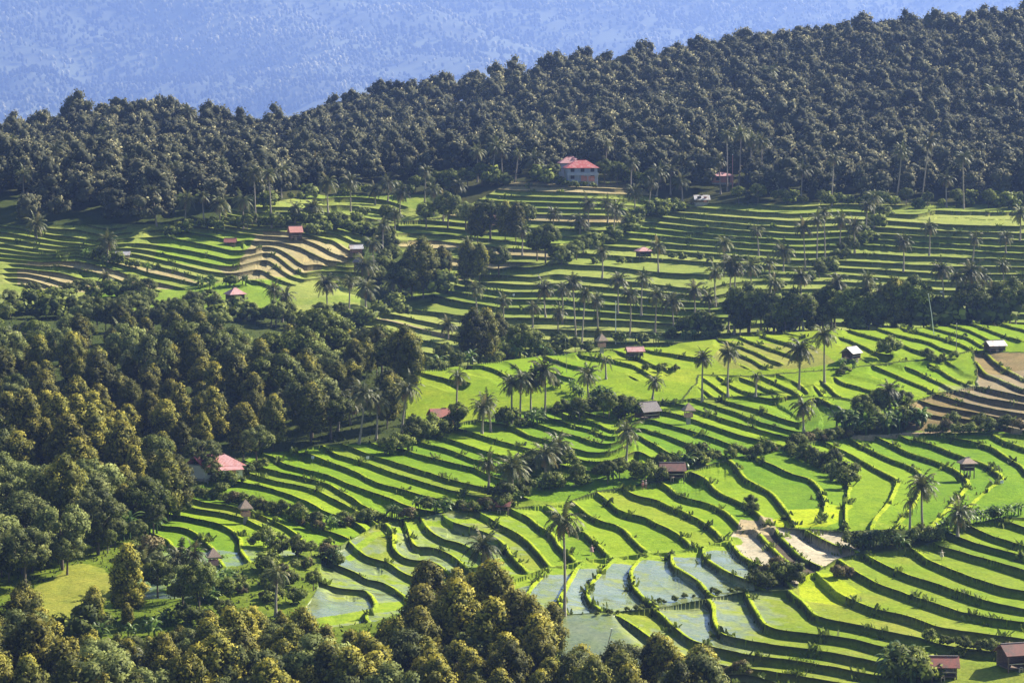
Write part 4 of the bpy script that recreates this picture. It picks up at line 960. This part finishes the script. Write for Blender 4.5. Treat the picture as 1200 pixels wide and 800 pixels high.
# bottom left standing trees
for t in ((146,728,640,'clove_yellow'),(138,722,668,'clove_dark'),(103,745,688,'clove_yellow'),(90,748,700,'shrub_green'),(22,760,682,'clove_dark'),(38,800,715,'clove_yellow'),(235,560,512,'broad_green'),(298,548,500,'broad_green'),(60,640,540,'broad_green'),(90,630,548,'broad_green'),(28,660,580,'broad_green'),(110,650,570,'broad_green'),(205,608,540,'clove_dark'),(188,612,530,'clove_dark'),(165,625,560,'broad_dark'),(210,720,660,'broad_green'),(228,722,655,'broad_dark'),(180,700,655,'broad_dark'),(262,700,672,'shrub_green'),(365,692,668,'broad_dark')):
    put(*t, 'at the lower left edge of the terraces')
# ------------------------------------------------------------------ rows of bushes and banana plants on the banks
def strip(pts, n, keys, h, area, wid=4, far=None):
    p = np.array(pts, float); d = np.r_[0, np.cumsum(np.hypot(*np.diff(p, axis=0).T))]
    for i in range(n):
        t = (i+rnd.uniform(.1,.9))/n*d[-1]; u = np.interp(t, d, p[:,0])+rnd.uniform(-1,1)*wid; v = np.interp(t, d, p[:,1])+rnd.uniform(-1,1)*wid*.5
        X, Y, z = at_px(u, v, far); key = rnd.choice(keys); hh = rnd.uniform(*h)
        if key == 'banana': hh = max(3., hh)
        put(u, v, hh, key, area, far, xy=(X, Y))
SG, SB, BN, BD, BG = 'shrub_green', 'shrub_brown', 'banana', 'broad_dark', 'broad_green'
strip([(225,580),(300,596),(378,622)], 24, [SG,SG,SG,SB], (1.8,3.2), 'in the hedge below the pink-roofed house', 3)
strip([(240,570),(275,560),(310,548)], 9, [SG,BN], (1.6,2.8), 'round the pink-roofed house', 3)
strip([(375,622),(440,610),(520,600),(600,598)], 24, [SG,SG,BN,SB], (1.6,3.6), 'on the bank left of the small red-tiled hut', 5)
strip([(380,640),(385,655),(395,668)], 6, [SG,SB], (1.6,3.), 'beside the left flooded lobes', 4)
strip([(585,502),(640,494),(700,490),(745,488)], 18, [SG,BD,BN,SG], (2.5,5.5), 'in the thicket left of the grey hut', 5)
strip([(700,476),(725,484),(745,486)], 8, [BN,BN,SG], (3.5,6.), 'in the dark clump beside the grey hut', 5)
strip([(640,448),(670,462),(700,470)], 8, [SG,BN], (2.,4.), 'on the slope left of the grey hut', 6)
strip([(580,598),(640,572),(700,566),(770,560),(830,542)], 26, [SG,SG,BD,BN], (2.5,5.), 'in the shaded gully round the brown-tiled hut', 7)
strip([(600,560),(640,545),(680,552)], 9, [SG,BN], (2.5,4.5), 'in the upper gully', 8)
strip([(830,540),(890,532),(940,524),(1000,512)], 16, [SG,SG,SB], (1.6,3.6), 'on the bank left of the big banana clump', 4)
strip([(925,530),(960,545),(998,570)], 9, [SG,SG,BD], (2.,4.), 'on the riser below the big banana clump', 3)
strip([(985,505),(1030,505),(1085,500)], 14, [BN,BN,SG], (4.,6.5), 'in the big dark banana clump', 6)
strip([(1005,495),(1060,490)], 6, [BN,BD], (5.,7.), 'at the back of the big banana clump', 6)
strip([(1095,508),(1150,506),(1205,504)], 14, [SG,SG,SB], (1.4,3.2), 'along the bank below the brown fields', 3)
strip([(1000,642),(1060,640),(1112,630)], 16, [SG,BN,SG], (1.8,4.2), 'on the bank above the lower right fan', 4)
strip([(1115,628),(1160,612),(1200,604)], 10, [SG,BN], (1.2,2.6), 'on the right bank under the wide paddies', 4)
strip([(700,722),(760,712),(820,698),(880,692)], 18, [SG], (.6,1.3), 'on the low bank between the flooded lobes', 3)
strip([(895,690),(930,680),(940,690)], 9, [SG,BD], (2.2,4.6), 'in the clump beside the white dry fields', 5)
strip([(900,676),(920,668)], 3, [SB], (2.,2.6), 'between the white dry fields', 4)
strip([(985,678),(998,674)], 3, [SB], (2.,2.8), 'at the head of the lower right fan', 4)
strip([(1060,806),(1085,802),(1075,790)], 7, [BN,SG], (4.5,7.), 'beside the bottom red-tiled hut', 7)
strip([(1100,762),(1150,770),(1195,758)], 12, [SG,SG,SB], (1.2,2.4), 'round the bottom right hut', 6)
strip([(850,796),(880,792)], 4, [SG,SB], (1.4,2.4), 'at the bottom edge of the lower fan', 5)
strip([(642,316),(690,296),(742,268),(800,242)], 24, [SG,BD,SG], (3.,6.5), 'on the diagonal bank of the far terraces', 6, True)
strip([(690,312),(760,305),(850,308)], 10, [SG], (1.6,3.), 'on the long dark riser of the far terraces', 8, True)
strip([(950,330),(985,305),(1010,285),(1028,260)], 16, [SG,BD], (3.,6.5), 'on the diagonal bank of the far right terraces', 7, True)
strip([(190,276),(240,270),(300,268),(430,262)], 24, [SG,SG,BD], (2.5,5.), 'in the hedge above the far left terraces', 4, True)
strip([(355,275),(400,272),(430,276)], 8, [SG], (3.,5.), 'in the shrub patch beside the small red hut', 5, True)
strip([(100,300),(130,312),(170,320)], 6, [SG,BN], (3.,5.), 'round the white-roofed low shed', 7, True)
strip([(230,335),(260,338),(285,332)], 8, [BN,SG], (3.,4.5), 'left of the far pink pavilion', 6, True)
strip([(20,352),(100,352),(180,350)], 14, [BG,SG], (4.,7.), 'below the far left fields', 10, True)
strip([(330,385),(400,380),(445,378),(470,365)], 14, [SG,BD], (4.,7.), 'along the middle track', 8, True)
strip([(470,445),(540,432),(600,424),(690,412)], 20, [SG,BD,BN], (3.,5.5), 'along the left crest edge', 4, True)
strip([(720,405),(790,398),(850,395)], 12, [SG,BN], (2.2,4.), 'along the crest edge by the white pole', 4, True)
strip([(440,536),(480,522),(520,508),(545,500)], 14, [BD,SG], (3.5,6.), 'at the dark wood edge above the strip terraces', 5)
strip([(870,300),(900,330),(930,350)], 6, [SG], (2.,4.), 'left of the far right bank', 10, True)
strip([(985,428),(1000,432),(985,440)], 5, [SG,BN], (1.6,3.), 'round the white-roofed field hut', 5)
strip([(1086,420),(1105,424),(1125,418)], 5, [SG], (1.2,2.4), 'on the crest field right of the white-roofed hut', 5)
strip([(760,430),(780,438),(800,430)], 3, [SG], (1.6,3.), 'on the middle of the crest fields', 8)
for (u, vb, vt) in ((958,540,525),(978,545,522),(996,560,535),(884,600,585),(882,590,577),(1010,508,485),(1155,500,480),(1120,498,480),(960,515,500),(1046,418,392),(1088,420,405),(780,430,424)):
    put(u, vb, vt, SG, 'standing singly on the right-hand terraces')
strip([(60,752),(130,748),(200,732),(300,738),(340,745)], 20, [SG,BG,'clove_yellow',BN], (2.,4.5), 'in the mixed scrub at the lower left', 14)
strip([(160,650),(200,672),(240,690),(300,690),(345,680)], 9, [SG,BG,BN,SB], (2.,5.), 'on the lower left slope', 10)
strip([(-20,372),(60,370),(160,370),(250,374),(330,384)], 34, [BG,BD,BG,SG], (4.,8.), 'at the top edge of the wood', 8, True)
strip([(445,272),(458,298),(446,338)], 16, [BG,BD,SG], (3.5,7.), 'in the scrub between the far fields', 8, True)
strip([(90,386),(180,390),(260,396)], 18, [BG,BD,BG], (6.,10.), 'at the upper edge of the wood', 8)
strip([(150,640),(180,664),(205,690),(250,704)], 14, [SG,BN,BG], (1.6,3.6), 'on the lush lower left slope', 14)
strip([(-10,682),(50,660),(115,646),(170,624),(208,604)], 24, [BG,SG,BD,BN], (3.,6.5), 'along the lower edge of the wood', 8)
strip([(300,640),(335,650),(385,660),(340,672),(300,668)], 16, [SG,SB,BN,BG], (2.,4.5), 'left of the flooded lobes', 8)
strip([(230,672),(260,682),(300,700),(345,705)], 9, [SG,SG,BN,SB], (1.6,3.5), 'on the lower left slope foot', 10)
strip([(625,216),(640,216),(655,217)], 6, [BD,SG], (4.,8.), 'left of the far two-storey house', 4, True)
strip([(655,219),(680,219),(706,219)], 9, [SG], (1.5,3.), 'before the far two-storey house', 3, True)
strip([(704,216),(722,216),(745,218),(790,226)], 14, [BD,BD,SG], (4.,8.5), 'right of the far two-storey house', 4, True)
strip([(480,228),(530,222),(600,216)], 16, [BD,SG,BD], (4.,8.), 'at the forest foot above the far centre', 5, True)
strip([(300,246),(360,234),(430,228),(480,228)], 16, [BD,SG], (3.,6.), 'at the dark forest foot', 4, True)
strip([(860,238),(960,241),(1080,243),(1200,244)], 26, [BD,SG,SG], (3.,7.), 'at the right forest foot', 3, True)
strip([(860,394),(960,392),(1080,391),(1190,388)], 24, [BD,BD,'clove_dark',SG], (4.,13.), 'in the dark line under the palm row', 4, True)
# ------------------------------------------------------------------ woods of single trees
def wood(poly, spacing, choose, hr, area_of, cap, ylim):
    pts = []
    p = np.array(poly, float); xs_ = np.arange(-130, 130, spacing); ys_ = np.arange(ylim[0], ylim[1], spacing)
    for y in ys_:
        for x in xs_: pts.append((x+rnd.uniform(-.45,.45)*spacing, y+rnd.uniform(-.45,.45)*spacing))
    pts = np.array(pts); z = zat_n(pts[:,0], pts[:,1]); uu, vv = proj(pts[:,0], pts[:,1], z); m = inpoly(poly, uu, vv)
    pts, uu, vv = pts[m], uu[m], vv[m]; n = 0
    for (x, y), u, v in sorted(zip(pts.tolist(), uu, vv), key=lambda t: t[0][1]):
        if n >= cap: break
        if any(abs(x-bx_) < 5 and -9 < y-by_ < 4.5 for bx_, by_ in BUILT): continue
        if any(abs(x-r_[0].location.x)+abs(y-r_[0].location.y) < spacing*.45 for r_ in PLANTED if abs(r_[4]-u) < 30): continue
        key = choose(u, v); h = rnd.uniform(*hr(u, v))*(rnd.choice((.7,.8,1,1,1.12)) if v < 700 else 1); put(u, v, h, key, area_of(u, v), None, xy=(x, y)); n += 1
    print('wood', len(pts), n)
def ch_left(u, v):
    r_ = rnd.random()
    if 20 < u < 170 and 480 < v < 610: return 'clove_yellow' if r_ < .75 else 'clove_dark'
    if u < 130 and v > 600: return 'broad_green' if r_ < .8 else 'clove_dark'
    if 150 < u < 300 and 470 < v < 560: return 'clove_yellow' if r_ < .5 else 'clove_dark'
    if v < 440: return 'broad_dark' if r_ < .45 else 'broad_green' if r_ < .65 else 'clove_dark'
    return 'clove_dark' if r_ < .55 else 'broad_dark' if r_ < .85 else 'broad_green'
def ar_left(u, v):
    col = 'far left' if u < 90 else 'left' if u < 180 else 'middle' if u < 280 else 'right' if u < 380 else 'outer right'
    row = 'top' if v < 425 else 'upper' if v < 455 else 'central' if v < 500 else 'lower' if v < 570 else 'bottom'
    return f'in the {row} {col} of the wood'
wood([(-60,408),(60,402),(160,402),(250,414),(340,428),(420,424),(470,445),(505,490),(480,512),(400,524),(310,528),(285,540),(225,545),(205,600),(170,630),(115,662),(40,690),(-60,700)], 8.6, ch_left, lambda u, v: (8,11) if v < 440 else (10,15), ar_left, 230, (470, 790))
def ar_bot(u, v):
    col = 'far left' if u < 110 else 'left' if u < 230 else 'middle left' if u < 360 else 'middle' if u < 480 else 'middle right' if u < 600 else 'right' if u < 720 else 'outer right'
    row = 'back' if v < 790 else 'front'
    return f'in the {col} {row} of the bottom grove'
def ch_bot(u, v):
    r_ = rnd.random(); return ('clove_yellow' if r_ < .72 else 'clove_dark' if r_ < .9 else 'broad_green') if u > 330 else ('clove_yellow' if r_ < .5 else 'broad_green' if r_ < .75 else 'clove_dark')
TOPL = np.array([(-80,690),(0,690),(40,692),(62,735),(130,738),(200,738),(270,704),(330,718),(370,706),(420,738),(470,702),(500,652),(560,650),(620,664),(650,700),(700,745),(740,736),(790,738),(830,758),(900,790)], float)
def h_bot(u, v):
    X, Y, z = at_px(u, min(v, 812)); hm_ = (v-np.interp(u, TOPL[:,0], TOPL[:,1]))*Y/F
    hm_ = float(np.clip(hm_, 4, 14.5)); return (hm_*.8, hm_*1.02) if hm_ < 10.5 else (9, min(hm_*1.02, 14))
def h_bot_old(u, v):
    if v < 775 and 440 < u < 640: return (11.5,13.5)
    return (8,11.5) if u > 650 or 220 < u < 440 else (7,10.5)
wood([(-60,765),(60,770),(150,772),(260,765),(330,768),(420,790),(465,765),(500,745),(580,745),(640,770),(690,800),(740,806),(830,812),(830,880),(-60,880)], 5.6, ch_bot, h_bot, ar_bot, 190, (376, 500))
# bright leafy crown at the very bottom of the photograph
put(675, 822, 780, 'banana', 'with bright new leaves at the bottom edge')
# ------------------------------------------------------------------ the far forest: thousands of crowns, one object
r = np.random.default_rng(900); lows = []
for kind, hgt, cnt in (('clove',13,4),('clove',14,3),('broad',11,2)):
    for s in range(cnt):
        Cc, Rr = crown_lobes(kind, hgt, r); idx = r.permutation(len(Cc))[:15]; Cc, Rr = Cc[idx], Rr[idx]*1.35
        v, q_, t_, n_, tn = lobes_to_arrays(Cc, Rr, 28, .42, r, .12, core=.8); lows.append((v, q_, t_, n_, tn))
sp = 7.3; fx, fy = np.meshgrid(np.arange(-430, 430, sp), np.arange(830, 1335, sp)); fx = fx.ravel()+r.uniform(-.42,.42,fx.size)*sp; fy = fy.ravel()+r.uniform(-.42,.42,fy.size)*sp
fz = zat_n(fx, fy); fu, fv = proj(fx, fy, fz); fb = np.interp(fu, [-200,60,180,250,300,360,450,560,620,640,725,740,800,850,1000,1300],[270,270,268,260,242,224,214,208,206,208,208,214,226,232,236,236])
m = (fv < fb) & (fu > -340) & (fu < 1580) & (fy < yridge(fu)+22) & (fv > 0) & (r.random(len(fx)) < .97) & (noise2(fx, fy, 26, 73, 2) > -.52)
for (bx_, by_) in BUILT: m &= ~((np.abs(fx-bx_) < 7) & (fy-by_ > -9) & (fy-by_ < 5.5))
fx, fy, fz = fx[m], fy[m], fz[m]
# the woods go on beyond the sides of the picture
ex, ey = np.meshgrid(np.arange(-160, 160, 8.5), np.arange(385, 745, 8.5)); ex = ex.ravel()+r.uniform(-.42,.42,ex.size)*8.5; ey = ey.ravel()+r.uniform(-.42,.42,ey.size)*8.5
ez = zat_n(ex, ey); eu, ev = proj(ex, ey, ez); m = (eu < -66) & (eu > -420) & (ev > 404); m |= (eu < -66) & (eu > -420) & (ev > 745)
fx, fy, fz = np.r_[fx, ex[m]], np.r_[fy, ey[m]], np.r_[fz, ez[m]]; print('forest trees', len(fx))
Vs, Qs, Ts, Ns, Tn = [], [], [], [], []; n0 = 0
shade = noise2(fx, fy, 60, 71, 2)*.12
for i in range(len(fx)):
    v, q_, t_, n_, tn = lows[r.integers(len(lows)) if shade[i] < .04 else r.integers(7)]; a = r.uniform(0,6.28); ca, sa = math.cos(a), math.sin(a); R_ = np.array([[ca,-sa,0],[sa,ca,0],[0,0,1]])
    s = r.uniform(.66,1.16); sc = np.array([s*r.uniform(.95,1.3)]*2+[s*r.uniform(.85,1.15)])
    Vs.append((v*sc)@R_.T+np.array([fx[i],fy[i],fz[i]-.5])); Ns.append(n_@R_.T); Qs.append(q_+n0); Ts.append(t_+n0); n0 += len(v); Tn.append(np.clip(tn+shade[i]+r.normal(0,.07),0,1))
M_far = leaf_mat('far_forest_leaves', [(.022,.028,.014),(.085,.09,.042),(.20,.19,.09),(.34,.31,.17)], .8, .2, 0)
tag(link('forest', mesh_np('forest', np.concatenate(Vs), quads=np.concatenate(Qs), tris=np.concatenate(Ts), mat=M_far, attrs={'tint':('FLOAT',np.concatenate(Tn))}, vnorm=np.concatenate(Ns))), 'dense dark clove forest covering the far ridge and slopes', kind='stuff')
# far undergrowth on the distant banks: small, many, one mass
Vs, Qs, Ts, Ns, Tn = [], [], [], [], []; n0 = 0
bl = []
for s in range(5):
    Cc, Rr = crown_lobes('shrub', 3., r); bl.append(lobes_to_arrays(Cc, Rr, 20, .26, r, .2, tb=.45))
for (X, Y, z, h) in BUSH:
    v, q_, t_, n_, tn = bl[r.integers(5)]; a = r.uniform(0,6.28); ca, sa = math.cos(a), math.sin(a); R_ = np.array([[ca,-sa,0],[sa,ca,0],[0,0,1]])
    Vs.append((v*h/3.*np.array([1.15,1.15,1]))@R_.T+np.array([X,Y,z-.1])); Ns.append(n_@R_.T); Qs.append(q_+n0); Ts.append(t_+n0); n0 += len(v); Tn.append(tn)
tag(link('undergrowth', mesh_np('undergrowth', np.concatenate(Vs), quads=np.concatenate(Qs), tris=np.concatenate(Ts), mat=M_shrub, attrs={'tint':('FLOAT',np.concatenate(Tn))}, vnorm=np.concatenate(Ns))), 'low green scrub on the banks of the distant terraces', kind='stuff'); print('bush', len(BUSH))
# ------------------------------------------------------------------ labels: the kind, where it stands and its place among its like
ORD = 'first second third fourth fifth sixth seventh eighth ninth tenth eleventh twelfth thirteenth fourteenth fifteenth sixteenth seventeenth eighteenth nineteenth twentieth'.split()+[f'twenty-{x}' for x in 'first second third fourth fifth sixth seventh eighth ninth'.split()]
byk = {}
for rec in PLANTED:
    root, desc, word, area, u, v = rec
    if root.get('label'): continue
    byk.setdefault(((desc+' ' if desc else '')+word[0], (desc+' ' if desc else '')+word[1], area), []).append((u, v, root))
for (sg, pl, area), L_ in byk.items():
    L_.sort(key=lambda t: t[0]); n = len(L_)
    for i, (u, v, root) in enumerate(L_):
        if n == 1: root['label'] = f'only {sg} {area}'
        elif i == n-1: root['label'] = f'rightmost of the {pl} {area}'
        elif i == 0: root['label'] = f'leftmost of the {pl} {area}'
        else: root['label'] = f'{ORD[min(i, len(ORD)-1)]} from left of {pl} {area}'
for o in bpy.data.objects:
    if o.get('label') and len(o['label'].split()) > 16: print('LONG', o['label'])
# ------------------------------------------------------------------ far mountain under its woods
mx = np.arange(-3000, 3001, 60.); my = np.arange(6600, 10201, 60.)
MX, MY = np.meshgrid(mx, my, indexing='ij')
def mz(X, Y):
    return -190+.205*(Y-7000)+150*noise2(X, Y, 800, 41, 4)+110*noise2(X+.4*Y, Y*.35, 420, 42, 3)
MZ = mz(MX, MY); MS = 1.85
ni, nj = MX.shape; ii, jj = np.meshgrid(np.arange(ni-1), np.arange(nj-1), indexing='ij')
q = np.stack([ii*nj+jj, (ii+1)*nj+jj, (ii+1)*nj+jj+1, ii*nj+jj+1], -1).reshape(-1, 4)
M_mount = simple('mountain_ground', (.12,.135,.06), .95, .5, .0035)
tag(link('mountain', mesh_np('mountain', MS*np.stack([MX,MY,MZ],-1).reshape(-1,3), quads=q, mat=M_mount, smooth=True)), 'distant wooded mountain slope in blue haze', kind='structure')
nM = 42000
xs = rng.uniform(-2100, 2100, nM); ys = rng.uniform(7000, 9700, nM)
keep = np.abs(xs) < .19*ys+120
dens = noise2(xs, ys, 260, 43, 3); keep &= rng.random(nM) < np.clip(.6+.9*dens, .08, 1)
xs, ys = xs[keep], ys[keep]; zs = mz(xs, ys); nM = len(xs)
iv, itr = ico()
hs = rng.uniform(8, 20, nM)*(1+.3*noise2(xs, ys, 150, 44, 2)); ws = hs*rng.uniform(.24,.42,nM)
jit = rng.uniform(.75,1.25,(nM,12,1))
Vm = iv[None]*jit*np.stack([ws,ws,hs*.5],1)[:,None,:]+np.stack([xs,ys,zs+hs*.5],1)[:,None,:]
Tm = (itr[None]+np.arange(nM)[:,None,None]*12).reshape(-1,3)
tn = np.repeat(np.clip(rng.normal(.42,.2,nM)+.6*noise2(xs, ys, 90, 45, 3)+.6*noise2(xs+ys*.5, ys, 300, 46, 2),0,1),12)
M_mtree = leaf_mat('mountain_leaves', [(.015,.02,.008),(.13,.135,.05),(.5,.47,.24)], .8, .2, 0)
tag(link('mountain_forest', mesh_np('mountain_forest', MS*Vm.reshape(-1,3), tris=Tm, mat=M_mtree, smooth=True, attrs={'tint':('FLOAT',tn)})), 'far-off forest covering the hazy blue mountain', kind='stuff')
# ------------------------------------------------------------------ air
def box_mesh(name, lo, hi):
    v = np.array([(x,y,z) for x in (lo[0],hi[0]) for y in (lo[1],hi[1]) for z in (lo[2],hi[2])], float)
    f = np.array([(0,1,3,2),(4,6,7,5),(0,4,5,1),(2,3,7,6),(0,2,6,4),(1,5,7,3)])
    return mesh_np(name, v, quads=f)
ZTOP = float(max((MS*MZ).max(), (MS*Vm[...,2]).max()))+20
print('ztop', ZTOP, MS*MZ.min())
hz = tag(link('haze', box_mesh('haze', (-6300,-80,-1000), (6300,21300,ZTOP))), 'thin blue haze filling the valley air', kind='stuff')
hm = bpy.data.materials.new('haze_air'); hm.use_nodes = True; nt = hm.node_tree; nt.nodes.clear()
o = nt.nodes.new('ShaderNodeOutputMaterial'); pv = nt.nodes.new('ShaderNodeVolumePrincipled')
pv.inputs['Color'].default_value = (.24,.365,.78,1); pv.inputs['Density'].default_value = HAZE; pv.inputs['Anisotropy'].default_value = .35
nt.links.new(pv.outputs[0], o.inputs['Volume']); hz.data.materials.append(hm)
# ------------------------------------------------------------------ light, sky, camera
AZ, EL = math.radians(33), math.radians(37)          # sun behind and to the right of the hillside
sd = Vector((math.cos(AZ)*math.cos(EL), math.sin(AZ)*math.cos(EL), math.sin(EL)))
sl = bpy.data.lights.new('sun', 'SUN'); sl.energy = 5.0; sl.angle = math.radians(.5); sl.color = (1,.92,.76)
so = bpy.data.objects.new('sun', sl); COL.objects.link(so); so.rotation_euler = sd.to_track_quat('Z', 'Y').to_euler()
w = bpy.data.worlds.new('World'); SC.world = w; w.use_nodes = True; nt = w.node_tree
bg = nt.nodes['Background']; sk = nt.nodes.new('ShaderNodeTexSky'); sk.sky_type = 'NISHITA'; sk.sun_disc = False
sk.sun_elevation = EL; sk.sun_rotation = math.pi/2-AZ; sk.air_density = 1.; sk.dust_density = .6; sk.ozone_density = 1.5
nt.links.new(sk.outputs[0], bg.inputs[0]); bg.inputs[1].default_value = SKY
cd = bpy.data.cameras.new('camera'); co = bpy.data.objects.new('camera', cd); COL.objects.link(co)
cd.sensor_width = 36; cd.lens = 36*F/1200; cd.clip_start = 1; cd.clip_end = 40000
co.location = (0,0,0); co.rotation_euler = (math.pi/2-P, 0, 0); SC.camera = co
SC.view_settings.view_transform = 'Standard'; SC.view_settings.look = 'None'; SC.view_settings.gamma = 1; SC.view_settings.exposure = EXPO
SC.view_settings.use_curve_mapping = False
SC.cycles.use_denoising = True; SC.cycles.max_bounces = 5; SC.cycles.diffuse_bounces = 2; SC.cycles.glossy_bounces = 2; SC.cycles.transmission_bounces = 3; SC.cycles.volume_bounces = 1
SC.cycles.use_adaptive_sampling = True; SC.cycles.adaptive_threshold = .01; SC.cycles.caustics_reflective = False; SC.cycles.caustics_refractive = False
